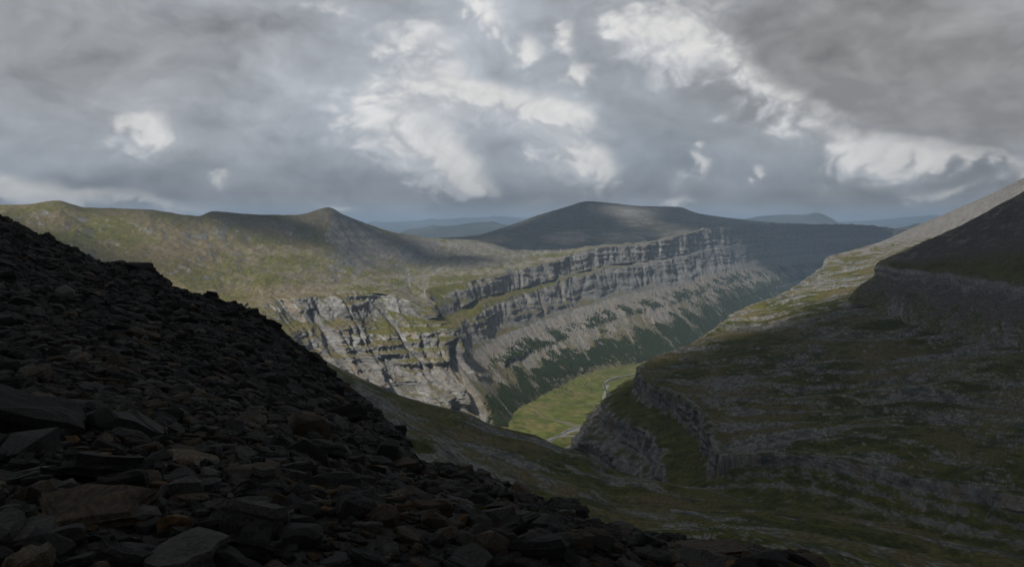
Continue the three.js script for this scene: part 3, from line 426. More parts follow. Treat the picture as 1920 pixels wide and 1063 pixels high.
// ------------------------------------------------------------------ the dark spur and the sunlit mountain flank on the right
{
  const spur = [
    [[1640, 500, 2560], [1650, 491.5, 2480], [1649, 494, 2450], [1646, 498, 2420], [1642, 513, 2395], [1612, 535, 2330], [1590, 560, 2300]],
    [[1670, 490, 2640], [1672, 480, 2500], [1672, 490, 2400], [1672, 501, 2300], [1673, 518, 2275], [1655, 548, 2190], [1640, 585, 2120]],
    [[1705, 485, 2700], [1700, 468, 2510], [1700, 488, 2340], [1702, 505, 2200], [1704, 522, 2172], [1695, 562, 2030], [1690, 610, 1950]],
    [[1755, 470, 2700], [1750, 446, 2480], [1750, 478, 2270], [1752, 511, 2080], [1754, 529, 2050], [1745, 576, 1900], [1740, 622, 1820]],
    [[1805, 455, 2700], [1800, 424, 2450], [1800, 470, 2200], [1802, 518, 1960], [1804, 537, 1930], [1795, 588, 1790], [1790, 635, 1720]],
    [[1865, 425, 2680], [1860, 392, 2420], [1860, 455, 2120], [1862, 527, 1830], [1864, 546, 1800], [1858, 600, 1670], [1855, 650, 1600]],
    [[1925, 400, 2650], [1920, 361, 2400], [1920, 440, 2050], [1920, 536, 1700], [1922, 556, 1670], [1918, 610, 1560], [1916, 660, 1500]],
    [[2055, 330, 2600], [2050, 290, 2350], [2050, 400, 1950], [2050, 552, 1500], [2052, 574, 1470], [2050, 632, 1400], [2050, 680, 1350]],
  ].map((c) => c.map((q) => P(...q)));
  const L = loft(spur, 1.7);
  structure(gridMesh(L.nT, L.nR, L.base, L.extra, (x, y, z, nx, ny, nz, s, v) => {
    const h = Math.hypot(nx, nz) || 1, cl = Math.exp(-(((v - 3.5) / 0.42) ** 2));
    const o = cl * (ridged(s / 22, y / 40, 2, 3) * 6 + (stair(y / 6, 3) - y / 6 - 0.5) * -5 + 4 * fbm(x / 14, y / 9, z / 14, 3));
    return [x + nx / h * o, y + ss(0.9, 1.6, v) * (fbm(x / 130, 3, z / 130, 4) * 9 + 2.4 * fbm(x / 25, 5, z / 25, 4) + 1.1 * ridged(x / 9, 4, z / 9, 2) - 1.6 * ss(0.5, 0.95, ridged(s / 75, v * 0.3, 2, 2))) + (v < 1.6 ? 4 * fbm(x / 40, 3, z / 40, 4) : 0), z + nz / h * o];
  }, (x, y, z, nx, ny, nz, s, v) => {
    const n = fbm(x / 40, y / 25, z / 40, 4), f = fbm(x / 6, y / 6, z / 6, 2);
    const gravel = mulc(mixc(SHALEY, SCREE, ss(-0.1, 0.6, n)), 1 + 0.35 * f), grass = mulc(mixc(GRASS, DEEP, ss(-0.2, 0.5, n) * 0.7), 1 + 0.3 * f), rock = mulc(LIME, 0.95 + 0.4 * f + 0.3 * n);
    let c = mixc(gravel, grass, v < 3 ? ss(2.0, 2.8, v + 0.5 * n) : ss(-0.05, 0.3, n + (v - 4.9) * 0.6));
    const bl = ss(0.42, 0.62, fbm(x / 4.5, y / 4.5, z / 4.5, 2) + 0.12) * (v > 3.6 ? 1 : 0.25); c = mixc(c, rock, bl * 0.9);
    return mixc(c, rock, Math.max(Math.exp(-(((v - 3.5) / 0.42) ** 4)) * ss(-0.6, 0, n + 0.5), ss(0.7, 0.55, ny)));
  }), 'mountain_spur', 'dark scree spur with a pale rock band at the right edge');

  const flank = [
    [[1556, 484, 3900], [1552, 481, 3800], [1550, 482, 3790], [1548, 484, 3780], [1546, 497, 3765], [1540, 508, 3700], [1530, 540, 3600]],
    [[1580, 482, 3950], [1574, 475.5, 3850], [1572, 479, 3800], [1570, 485, 3740], [1567, 492, 3700], [1560, 507, 3560], [1550, 540, 3400]],
    [[1605, 476, 4000], [1600, 468, 3870], [1596, 476, 3760], [1592, 486, 3640], [1586, 494, 3560], [1575, 512, 3350], [1560, 545, 3150]],
    [[1655, 470, 4000], [1650, 454, 3820], [1645, 468, 3680], [1638, 484, 3480], [1628, 498, 3300], [1612, 518, 3050], [1590, 550, 2850]],
    [[1705, 460, 3950], [1700, 432, 3720], [1695, 452, 3560], [1688, 474, 3350], [1676, 497, 3100], [1655, 522, 2850], [1635, 560, 2650]],
    [[1745, 450, 3900], [1740, 415, 3620], [1736, 442, 3450], [1728, 472, 3200], [1715, 500, 2950], [1695, 530, 2700], [1680, 570, 2500]],
    [[1805, 430, 3800], [1800, 389.5, 3470], [1797, 428, 3300], [1790, 468, 3050], [1778, 505, 2800], [1760, 540, 2550], [1750, 580, 2400]],
    [[1875, 400, 3700], [1870, 359, 3320], [1868, 408, 3150], [1862, 460, 2900], [1850, 510, 2650], [1840, 550, 2450], [1830, 590, 2300]],
    [[1925, 385, 3600], [1920, 334, 3220], [1918, 395, 3050], [1915, 455, 2800], [1905, 515, 2560], [1900, 560, 2380], [1890, 600, 2250]],
    [[2055, 320, 3400], [2050, 265, 3000], [2050, 350, 2800], [2050, 440, 2600], [2050, 520, 2400], [2050, 570, 2250], [2050, 610, 2150]],
  ].map((c) => c.map((q) => P(...q)));
  const M = loft(flank, 1.7);
  structure(gridMesh(M.nT, M.nR, M.base, M.extra, (x, y, z, nx, ny, nz, s, v) => {
    const w = ss(1.0, 1.5, v), q = (y + 12 * fbm(x / 200, 2, z / 200, 2)) / 12, h = Math.hypot(nx, nz) || 1, cl = ss(0.75, 0.5, ny);
    const o = cl * (ridged(s / 20, y / 60, 1, 2) * 5 - (stair(y / 8, 3) - y / 8 - 0.5) * 6);
    return [x + nx / h * o, y + w * (fbm(x / 150, 6, z / 150, 4) * 8 + (stair(q, 2) - q - 0.5) * 4.5) + 1.3 * fbm(x / 25, 5, z / 25, 3), z + nz / h * o];
  }, (x, y, z, nx, ny, nz, s, v) => {
    const n = fbm(x / 45, y / 25, z / 45, 4), m = fbm(x / 160, 3, z / 160, 3), f = fbm(x / 8, y / 7, z / 8, 2);
    const g = mulc(mixc(GRASS, DRY, ss(-0.3, 0.3, m)), 0.85 + 0.25 * f), rock = mulc(LIME, 0.85 + 0.3 * f + 0.2 * n);
    return mixc(g, mixc(rock, mulc(SCREE, 0.9), 0.4), clamp(ss(0.93, 0.84, ny + 0.07 * n) + ss(0.05, 0.35, n + m * 0.6 + 0.22 * (2.2 - v))));
  }), 'mountain_flank', 'sunlit grassy mountain flank falling to the canyon on the right');
}

// ------------------------------------------------------------------ valley floor, its meadow and the river
const FLOOR = 0;
const floorNoise = (x, z) => 1.6 * fbm(x / 90, 3, z / 90, 2) + 0.5 * fbm(x / 22, 3, z / 22, 2);
{
  const cols = []; for (let i = 0; i <= 12; i++) { const d = 1700 + i * 420; const a = -420 + i * 40; cols.push([[a, FLOOR, -d], [a + 300, FLOOR, -d], [a + 700, FLOOR, -d], [a + 1500 + i * 120, FLOOR, -d]]); }
  const L = loft(cols, 5);
  structure(gridMesh(L.nT, L.nR, L.base, L.extra, (x, y, z) => [x, y + floorNoise(x, z), z], (x, y, z) => {
    const n = fbm(x / 55, 3, z / 55, 4) * 1.4, m = fbm(x / 130, 8, z / 130, 4) * 1.5, f = fbm(x / 9, 1, z / 9, 3);
    return mulc(mixc(mixc([0.095, 0.108, 0.028], [0.128, 0.118, 0.044], ss(-0.2, 0.4, m)), [0.068, 0.084, 0.022], ss(0.1, 0.5, n)), 1 + 0.2 * f);
  }), 'meadow', 'green meadow on the valley floor');
  // gravel bars and the stream that winds through them
  const floorAt = (px, py) => { const d = CY * F / (py - HOR); return new THREE.Vector3((px - 960) / F * d, 0, -d); };
  function ribbon(pts, widths, lift, seed, col, name, label, mat = groundMat) {
    const c = new THREE.CatmullRomCurve3(pts.map(([px, py]) => floorAt(px, py))), n = 160, pos = [], cl = [], idx = [], w = new THREE.Vector3();
    for (let i = 0; i <= n; i++) {
      const u = i / n, p = c.getPoint(u), t = c.getTangent(u), k = u * (widths.length - 1), a = Math.min(widths.length - 2, Math.floor(k)), W = mixv(widths[a], widths[a + 1], k - a);
      w.set(-t.z, 0, t.x).normalize();
      for (let j = 0; j <= 4; j++) { const s = (j / 4 - 0.5) * W * (1 + 0.45 * n2(i * 0.09 + seed, j < 2 ? 1.3 : 8.1)), X = p.x + w.x * s, Z = p.z + w.z * s; pos.push(X, FLOOR + floorNoise(X, Z) + lift, Z); cl.push(...col(X, Z)); }
      if (i < n) for (let j = 0; j < 4; j++) { const q = i * 5 + j; idx.push(q, q + 1, q + 5, q + 1, q + 6, q + 5); }
    }
    const g = new THREE.BufferGeometry(); g.setAttribute('position', new THREE.Float32BufferAttribute(pos, 3)); g.setAttribute('color', new THREE.Float32BufferAttribute(cl, 3)); g.setIndex(idx); g.computeVertexNormals();
    if (g.attributes.normal.getY(300) < 0) { for (let i = 0; i < idx.length; i += 3) [idx[i], idx[i + 1]] = [idx[i + 1], idx[i]]; g.setIndex(idx); g.computeVertexNormals(); }
    return structure(new THREE.Mesh(g, mat), name, label);
  }
  const gravel = (x, z) => mulc([0.20, 0.194, 0.183], 1 + 0.3 * fbm(x / 9, 2, z / 9, 3)), path = (x, z) => mulc([0.14, 0.128, 0.085], 1 + 0.3 * fbm(x / 9, 2, z / 9, 3));
  ribbon([[1010, 842], [1040, 822], [1062, 812], [1090, 803], [1130, 797], [1175, 775], [1160, 748]], [8, 14, 26, 46, 40, 24, 18], 0.35, 1, gravel, 'gravel_bar', 'pale gravel bar along the stream');
  ribbon([[1020, 826], [1045, 820], [1075, 818], [1110, 817], [1150, 812]], [4, 12, 16, 14, 12], 0.4, 4, gravel, 'gravel_bar', 'pale gravel bar along the stream');
  ribbon([[1170, 770], [1136, 752], [1134, 738], [1141, 722], [1133, 728], [1139, 714], [1160, 706], [1195, 700], [1230, 694]], [14, 15, 9, 7, 7, 8, 8, 7, 7], 0.45, 7, gravel, 'gravel_bar', 'pale gravel bar along the stream');
  ribbon([[1002, 768], [1012, 778], [1022, 784], [1040, 788], [1060, 792], [1085, 799]], [5, 7, 9, 12, 24, 34], 0.3, 9, path, 'gravel_bar', 'dry stony brook bed crossing the meadow');
  ribbon([[985, 764], [1015, 762], [1050, 758], [1090, 758], [1125, 757]], [5, 6, 7, 8, 14], 0.28, 12, path, 'path', 'worn path across the meadow');
  const wm = new THREE.MeshPhysicalMaterial({ vertexColors: true, roughness: 0.12, specularIntensity: 1 });
  ribbon([[1000, 846], [1030, 828], [1056, 813], [1080, 803], [1105, 799], [1150, 790], [1165, 760], [1142, 742], [1136, 730], [1133, 722], [1140, 716], [1155, 709], [1195, 702], [1240, 692]], [5, 5, 6, 6, 5, 7, 7, 6, 5, 5, 6, 6, 7, 7], 0.7, 3, () => [0.05, 0.06, 0.055], 'stream', 'shallow stream winding over the valley floor', wm);
}

// ------------------------------------------------------------------ the hillside below the scree: falls to a trough on the right and to the canyon's lip in front
const hillBed = (x, z) => -0.07 * z + 0.03 * x + 14 * fbm(x / 420, 6.1, z / 420, 3) + 2 * fbm(x / 90, 2, z / 90, 2);
const lip = [[-200, 560, 1800, 520, 680, 1100, 640, 620, 740, 250], [250, 580, 1750, 560, 690, 1100, 660, 600, 760, 230], [480, 622, 1690, 575, 700, 1050, 680, 550, 790, 200], [560, 652, 1650, 680, 695, 1100, 740, 600, 830, 200], [620, 682, 1610, 0, 716, 1080, 770, 580, 860, 190], [665, 704, 1580, 0, 738, 1060, 785, 560, 880, 180], [700, 720, 1560, 0, 760, 1040, 810, 540, 900, 170], [740, 738, 1520, 0, 785, 1000, 845, 500, 935, 160],
  [800, 756, 1480, 0, 815, 930, 880, 470, 955, 150], [868, 772, 1450, 0, 846, 920, 915, 460, 985, 150], [930, 799, 1430, 0, 872, 910, 945, 455, 1010, 150], [1000, 815, 1400, 0, 898, 900, 975, 450, 1040, 150], [1060, 840, 1370, 0, 916, 880, 990, 450, 1060, 150], [1100, 851, 1340, 0, 926, 860, 1000, 450, 1075, 150], [1150, 880, 1290, 0, 940, 840, 1010, 450, 1090, 150], [1200, 894, 1250, 0, 950, 820, 1018, 450, 1100, 150], [1290, 912, 1195, 0, 966, 790, 1030, 440, 1120, 150], [1360, 918, 1150, 0, 975, 760, 1040, 430, 1140, 150], [1500, 938, 1070, 0, 1000, 700, 1070, 400, 1180, 150], [1700, 985, 910, 0, 1045, 610, 1110, 350, 1220, 135], [1920, 1037, 795, 0, 1095, 520, 1150, 300, 1260, 120], [2060, 1070, 715, 0, 1125, 470, 1180, 270, 1300, 110]];
{
  const cols = lip.map(([px, py, d, , my, md, ny, nd, ky, kd], i) => {
    const e = P(px, py, d), canyon = px < 1330 ? 1 : 0, sd = (k) => { const f = (d + k) / d; return [e[0] * f, 0, e[2] * f]; };
    const dn = (k, h) => { const q = sd(k); q[1] = e[1] - h; return q; };
    const beyond = canyon ? [dn(330, 330), dn(170, 165), dn(70, 52), dn(24, 9)] : [dn(160, 70), dn(80, 22), dn(40, 6), dn(14, 1)];
    return [...beyond, e, P(px, mixv(py, my, 0.45), mixv(d, md, 0.42)), P(px, my, md), P(px, ny, nd), P(px, ky, kd)];
  });
  const L = loft(cols, 3.1, [-6, -8, -14, -8], 0.1);
  structure(gridMesh(L.nT, L.nR, L.base, L.extra, (x, y, z, nx, ny, nz, s, v) => {
    const k = ss(3.6, 5.2, v), d = -z, near = ss(8, 7.3, v);
    const hh = hillBed(x, z), q = hh / 7 + 1.2 * n2(hh / 22, 4), q2 = hh / 2.4 + 1.1 * n2(hh / 7, 2);
    let up = near * k * (fbm(x / 170, 2, z / 170, 4) * 17 + (stair(q, 2.4) - q - 0.5) * 4.6 + (stair(q2, 2) - q2 - 0.5) * 1.5) + 0.6 * fbm(x / 13, 3, z / 13, 3) + 0.3 * ridged(x / 6, 2, z / 6, 2) * k - k * 0.9 * ss(0.7, 0.95, ridged((x - 0.6 * z) / 20, 5, (z + 0.6 * x) / 45, 2));
    up += 1.5 * fbm(x / 40, 5, z / 40, 3) * (1 - k);
    if (v < 3.4) up += ss(3.5, 2.5, v) * (fbm(x / 50, y / 50, z / 50, 3) * 16 + (stair(y / 11, 2.5) - y / 11 - 0.5) * 9);
    return [x, y + up, z];
  }, (x, y, z, nx, ny, nz, s, v) => pavementColour(x, y, z, nx, ny, nz, hillBed(x, z), 0.07)), 'hillside', 'dim hillside of grass and limestone beds falling to the lip of the canyon');
}

// ------------------------------------------------------------------ far country: ranges fading in the haze
{
  function range(name, label, pts, depth, back, foot) {
    const cols = pts.map(([px, py]) => { const e = P(px, py, depth); const f = (k, y) => [e[0] * (depth + k) / depth, y, -(depth + k)]; return [f(-back, foot), f(-back * 0.45, mixv(foot, e[1], 0.62)), e, f(back, foot)]; });
    const L = loft(cols, 5, [10, 10, 4]);
    structure(gridMesh(L.nT, L.nR, L.base, L.extra, (x, y, z, nx, ny, nz, s, v) => [x, y + (1 - Math.abs(v - 2) / 3) * depth * 0.0012 * fbm(x / (depth * 0.03), 2, z / (depth * 0.03), 4) * (v > 1.9 ? 0.35 : 4), z], (x, y, z) => mulc(mixc([0.055, 0.065, 0.05], [0.10, 0.10, 0.085], ss(-0.3, 0.4, fbm(x / 700, y / 300, z / 700, 3))), 0.8)), name, label);
  }
  range('far_range', 'dark blue wooded ridge seen through the gap left of the broad hill', [[700, 446], [745, 438], [765, 430], [790, 427], [815, 424], [845, 423], [870, 420], [900, 416], [925, 417], [945, 421], [980, 430], [1010, 440]], 15000, 3000, -300);
  range('far_range', 'pale blue tableland beyond the end of the canyon', [[1280, 425], [1330, 413], [1390, 411], [1430, 405], [1480, 402], [1535, 402], [1556, 407], [1575, 418], [1620, 428]], 17000, 3000, -400);
  range('far_range', 'small blue knoll at the end of the canyon rim', [[1640, 440], [1675, 429], [1700, 425], [1722, 418.5], [1738, 421], [1760, 428], [1800, 440]], 13500, 1800, -100);
  range('far_range', 'faintest pale range on the horizon', [[560, 430], [700, 418], [780, 414], [860, 409], [940, 406], [1000, 410], [1100, 412], [1300, 418], [1500, 417], [1640, 413], [1700, 407], [1760, 403], [1820, 406], [1900, 411], [2000, 417]], 26000, 4000, -500);
  const L = fan(-200, 2200, 40, 9000, 40000, 0.06, (x, d) => -330);
  structure(gridMesh(L.nT, L.nR, L.base, null, (x, y, z) => [x, y + 60 * fbm(x / 4000, 1, z / 4000, 3), z], (x, y, z) => mulc([0.09, 0.10, 0.06], 1 + 0.4 * fbm(x / 1500, 1, z / 1500, 3))), 'lowland', 'hazy lowland reaching to the horizon');
}

// ------------------------------------------------------------------ pines on the canyon wall and the valley floor
{
  const r = mulberry(99), { out, fin, nT, nR, extra } = wall.grid;
  function pine(seed) {                              // ragged conifer about 1 m tall: a trunk and tiers of drooping boughs
    const q = mulberry(seed), parts = [], colr = (g, c) => { const n = g.attributes.position.count, a = new Float32Array(n * 3); for (let i = 0; i < n; i++) { const k = 0.8 + 0.4 * q(); a.set([c[0] * k, c[1] * k, c[2] * k], i * 3); } g.setAttribute('color', new THREE.BufferAttribute(a, 3)); return g; };
    const tr = new THREE.CylinderGeometry(0.012, 0.026, 0.5, 5, 1, true).toNonIndexed(); tr.translate(0, 0.22, 0); tr.deleteAttribute('uv'); parts.push(colr(tr, [0.06, 0.045, 0.03]));
    const tiers = 6, P0 = [];
    for (let k = 0; k < tiers; k++) {
      const y0 = 0.12 + k * 0.14, R = (k === 0 ? 0.26 : 0.37 - k * 0.045) * (0.75 + 0.5 * q()), n = 8 - (k >> 1), h = 0.2;
      for (let j = 0; j < n; j++) {
        const a = (j + q() * 0.8) / n * 6.283, l = R * (0.65 + 0.6 * q()), w = 0.09 - k * 0.008, ca = Math.cos(a), sa = Math.sin(a), dy = -0.05 - 0.05 * q();
        P0.push(0, y0 + h, 0, ca * l * 0.6 - sa * w, y0 + dy * 0.3 + 0.04, sa * l * 0.6 + ca * w, ca * l, y0 + dy, sa * l, 0, y0 + h, 0, ca * l, y0 + dy, sa * l, ca * l * 0.6 + sa * w, y0 + dy * 0.3 + 0.04, sa * l * 0.6 - ca * w);
      }
    }
    const g = new THREE.BufferGeometry(); g.setAttribute('position', new THREE.Float32BufferAttribute(P0, 3)); g.computeVertexNormals(); parts.push(colr(g, [0.034, 0.046, 0.017]));
    return mergeGeometries(parts);
  }
  const forms = [pine(1), pine(2), pine(3), pine(4), pine(5)], mat = new THREE.MeshPhysicalMaterial({ vertexColors: true, roughness: 1, specularIntensity: 0.1, side: THREE.DoubleSide });
  const spots = [];
  const sp = (x, y, z) => [960 + x / -z * F, HOR - (y - CY) / -z * F];
  for (let k = 0; k < 1900000; k++) {
    const t = Math.floor(r() * (nT - 1)), j = Math.floor(r() * (nR - 1)), i = t * nR + j, s = extra[i * 2], v = extra[i * 2 + 1];
    if (v < 7.1 || v > 9.98) continue;
    const ju = r(), jw = r(), mixat = (k) => mixv(mixv(out[i * 3 + k], out[(i + 1) * 3 + k], ju), mixv(out[(i + nR) * 3 + k], out[(i + nR + 1) * 3 + k], ju), jw), x = mixat(0), y = mixat(1), z = mixat(2), d = -z, ny = fin[i * 3 + 1];
    if (y < 2 || ny < 0.45) continue;
    const [px, py] = sp(x, y, z); if (px < 820 || px > 1720) continue;
    const n = fbm(x / 120, 2, z / 120, 3), m = fbm(x / 34, 6, z / 34, 2);
    const band = Math.exp(-(((v - 8.02 + 0.2 * n) / 0.2) ** 2)), low = ss(8.7, 9.2, v + 0.85 * n), lim = ss(905, 960, px) * (1 - 0.96 * ss(9.5, 9.95, v + 0.85 * n + 0.4 * m) * ss(1230, 1150, px));
    const farWood = ss(4400, 5400, d) * ss(8.3, 9.0, v + 0.5 * n);
    let p = Math.max(band * 0.6 * ss(-0.15, 0.2, n + 0.12), low * 0.95 * ss(-0.35, 0.05, n + 0.2), farWood, 0.012 * ss(7.4, 8, v)) * lim * ss(-0.5, 0.1, m + 0.15);
    if (px < 960 && v < 7.6) p = 0;
    if (r() < p) spots.push([x, y, z, (4.0 + 6.0 * r()) * (0.8 + 0.4 * ss(-0.2, 0.4, n))]);
  }
  // a few bushes and young trees out on the meadow's edge
  for (let k = 0; k < 170; k++) { const px = 940 + r() * 170, py = 705 + r() * 60 + (1000 - px) * 0.1, d = CY * F / (py - HOR); if (r() < ss(755, 715, py)) spots.push([(px - 960) / F * d, 0, -d, 3 + 5 * r()]); }
  spots.sort((a, b) => b[3] / -b[2] - a[3] / -a[2]);
  const single = 300, tall = ['tall', 'broad', 'slender', 'short', 'bushy'];
  const chosen = spots.slice(0, single), med = chosen.map((t) => t[3]).sort((a, b) => a - b)[single >> 1];
  chosen.forEach(([x, y, z, h], k) => {
    const o = new THREE.Mesh(forms[k % 5], mat); o.position.set(x, y - 0.25, z); o.scale.set(h * (0.9 + 0.4 * r()), h, h * (0.9 + 0.4 * r())); o.rotation.y = r() * 6.28;
    let near = 0; for (const t of spots) if (Math.abs(t[0] - x) < 16 && Math.abs(t[2] - z) < 16) near++;
    const [px, py] = sp(x, y, z), size = h > med * 1.05 ? 'tall' : h > med * 0.93 ? 'mid-sized' : 'short', stand = near < 4 ? 'standing alone' : near < 9 ? 'in a loose group' : 'in a clump';
    const where = px < 930 ? 'at the broken spur\'s foot' : px < 960 ? 'under the spur' : px < 990 ? 'left of the meadow' : px < 1030 ? 'above the meadow\'s left end' : px < 1090 ? 'above the meadow\'s middle' : 'above the stream bend';
    const height = py > 745 ? 'near the valley floor' : py > 715 ? 'low on the slope' : py > 685 ? 'halfway up the wood' : 'at the wood\'s top';
    addTop(o, 'pine_tree', { label: `${size} pine ${stand} ${where}, ${height}`, category: 'tree', group: `pines ${where}` });
  });
  const rest = spots.slice(single), per = forms.map((_, f) => rest.filter((_, k) => k % 5 === f)), M = new THREE.Matrix4(), Q = new THREE.Quaternion(), S = new THREE.Vector3(), V = new THREE.Vector3(), Y = new THREE.Vector3(0, 1, 0), C = new THREE.Color();
  per.forEach((list, f) => {
    const im = new THREE.InstancedMesh(forms[f], mat, list.length);
    list.forEach(([x, y, z, h], k) => { Q.setFromAxisAngle(Y, r() * 6.28); im.setMatrixAt(k, M.compose(V.set(x, y - 0.25, z), Q, S.set(h * (0.9 + 0.4 * r()), h, h * (0.9 + 0.4 * r())))); const b = 0.7 + 0.6 * r(); im.setColorAt(k, C.setRGB(b, b, b * (0.8 + 0.3 * r()))); });
    addTop(im, 'pine_wood', { kind: 'stuff', label: 'dark pine wood covering the lower slope of the canyon wall', category: 'wood' });
  });
}

// ------------------------------------------------------------------ the scree slope at the photographer's feet
const ridgeCols = [
  [-330, 1000, 4.5, 820, 8, 520, 25, 400, 70, 300, 150], [-150, 1063, 4.2, 850, 7.5, 600, 25, 460, 65, 345, 140], [0, 1063, 4.2, 850, 7.8, 620, 25, 490, 60, 411, 125], [55, 1063, 4.2, 850, 7.8, 625, 25, 508, 60, 436, 122], [100, 1063, 4.25, 850, 8, 635, 25, 525, 58, 456, 118], [180, 1063, 4.3, 850, 8, 655, 25, 555, 55, 492, 112], [230, 1063, 4.4, 855, 8.3, 668, 25, 570, 52, 503, 108], [290, 1063, 4.5, 860, 8.6, 685, 25, 590, 50, 516, 102], [325, 1063, 4.5, 862, 8.8, 695, 25, 605, 48, 546, 98], [400, 1063, 4.6, 870, 9, 715, 25, 632, 45, 569, 92], [470, 1063, 4.7, 880, 9.5, 735, 25, 660, 42, 591, 86], [510, 1063, 4.8, 885, 9.8, 750, 25, 685, 40, 632, 80], [580, 1063, 4.9, 900, 10, 785, 24, 730, 37, 682, 70], [640, 1063, 5, 915, 10.5, 815, 23, 772, 34, 736, 60], [700, 1063, 5.1, 930, 11, 845, 22, 808, 31, 779, 50], [750, 1063, 5.2, 945, 11, 875, 20, 845, 27, 822, 40], [778, 1063, 5.2, 955, 11, 895, 18, 875, 24, 862, 32], [830, 1063, 5.3, 970, 10.5, 915, 16, 895, 20, 880, 26], [900, 1063, 5.4, 985, 10, 935, 14, 912, 18, 897, 22], [1000, 1063, 5.5, 1000, 9, 968, 12.5, 952, 15.5, 941, 18], [1070, 1063, 5.7, 1015, 9, 988, 11.5, 975, 13.5, 966, 15.5], [1150, 1063, 6, 1030, 8.5, 1010, 11, 1000, 12.5, 992, 13.8], [1300, 1075, 6.5, 1055, 8, 1042, 9.5, 1034, 10.5, 1028, 11.3], [1500, 1100, 7, 1088, 7.8, 1080, 8.4, 1074, 8.9, 1070, 9.4], [1700, 1150, 7, 1140, 7.5, 1130, 8, 1124, 8.4, 1120, 8.8]];
const screeCols = ridgeCols.map(([px, a, da, b, db, c, dc, e, de, f, df]) => {
  const k = P(px, f, df), fall = (m, h) => [k[0] * m, k[1] - h, k[2] * m];
  return [P(px, 1063 + (1063 - HOR) * 0.9, da * 0.52), P(px, a, da), P(px, b, db), P(px, c, dc), P(px, e, de), k, fall(1.12, df * 0.05), fall(1.5, df * 0.36), fall(2.4, df * 1.15)];
});
const screeL = loft(screeCols, 4.1, [-12, 0, 0, 0, 0, -8, -10, -6], 0.1);
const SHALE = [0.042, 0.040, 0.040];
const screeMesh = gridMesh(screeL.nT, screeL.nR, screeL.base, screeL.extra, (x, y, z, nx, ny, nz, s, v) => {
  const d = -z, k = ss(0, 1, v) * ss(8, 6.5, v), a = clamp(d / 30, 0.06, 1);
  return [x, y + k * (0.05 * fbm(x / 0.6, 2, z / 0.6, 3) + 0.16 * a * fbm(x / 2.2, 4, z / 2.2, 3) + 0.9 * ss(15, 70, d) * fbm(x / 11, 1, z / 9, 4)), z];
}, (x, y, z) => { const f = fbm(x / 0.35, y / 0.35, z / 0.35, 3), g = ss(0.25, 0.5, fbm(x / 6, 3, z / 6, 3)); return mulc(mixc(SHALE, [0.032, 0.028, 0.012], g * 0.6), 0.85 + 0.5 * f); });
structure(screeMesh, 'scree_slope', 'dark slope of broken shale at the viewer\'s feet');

// stone textures: fine cleavage grain, mottles and lichen specks
function stoneTexture(seed, kind) {
  const n = 256, d = new Uint8Array(n * n * 4), wrap = (u) => [Math.cos(u * 6.283) * 0.9, Math.sin(u * 6.283) * 0.9];
  for (let j = 0; j < n; j++) for (let i = 0; i < n; i++) {
    const [a, b] = wrap(i / n), [c, e] = wrap(j / n), g = fbm(a * 2 + seed, b * 2 + c * 1.3, e * 1.3, 5), h = fbm(a * 9 + seed, b * 9 + c * 14, e * 14, 3), grain = n3(i * 0.9, j * 0.45, seed);
    let v = kind === 'bump' ? 128 + 70 * g + 50 * h + 22 * grain : 172 + 62 * g + 34 * h + 20 * grain; const q = (j * n + i) * 4, w = kind === 'bump' ? 0 : 14 * g;
    d[q] = clamp(v + w, 0, 255); d[q + 1] = clamp(v, 0, 255); d[q + 2] = clamp(v - w, 0, 255); d[q + 3] = 255;
  }
  const t = new THREE.DataTexture(d, n, n); t.wrapS = t.wrapT = THREE.RepeatWrapping; t.magFilter = THREE.LinearFilter; if (kind !== 'bump') t.colorSpace = THREE.SRGBColorSpace; t.repeat.set(2.2, 2.2); t.needsUpdate = true; return t;
}
const stoneMap = stoneTexture(3.3, 'colour'), stoneBump = stoneTexture(8.8, 'bump');
const stoneMat = (c) => new THREE.MeshPhysicalMaterial({ color: new THREE.Color().setRGB(...c), map: stoneMap, bumpMap: stoneBump, bumpScale: 0.012, roughness: 0.78, specularIntensity: 0.35 });
function boxUV(g) {                                   // uv in metres from the side each face looks to
  const p = g.attributes.position, n = g.attributes.normal, uv = new Float32Array(p.count * 2);
  for (let i = 0; i < p.count; i++) { const ax = Math.abs(n.getX(i)), ay = Math.abs(n.getY(i)), az = Math.abs(n.getZ(i)); const [u, v] = ay >= ax && ay >= az ? [p.getX(i), p.getZ(i)] : ax >= az ? [p.getZ(i), p.getY(i) * 2] : [p.getX(i), p.getY(i) * 2]; uv[i * 2] = u; uv[i * 2 + 1] = v; }
  g.setAttribute('uv', new THREE.BufferAttribute(uv, 2)); return g;
}
function chunk(seed, sx, sy, sz, n = 16) {            // broken block: hull of points near a box's faces
  const q = mulberry(seed), pts = [];
  for (let i = 0; i < n; i++) { const v = new THREE.Vector3(q() * 2 - 1, q() * 2 - 1, q() * 2 - 1), m = Math.max(Math.abs(v.x), Math.abs(v.y), Math.abs(v.z)), l = v.length(); v.multiplyScalar(mixv(1 / m, 1.15 / l, 0.4 + 0.3 * q()) * (0.82 + 0.18 * q())); pts.push(new THREE.Vector3(v.x * sx / 2, v.y * sy / 2, v.z * sz / 2)); }
  const g = new ConvexGeometry(pts); return boxUV(g);
}
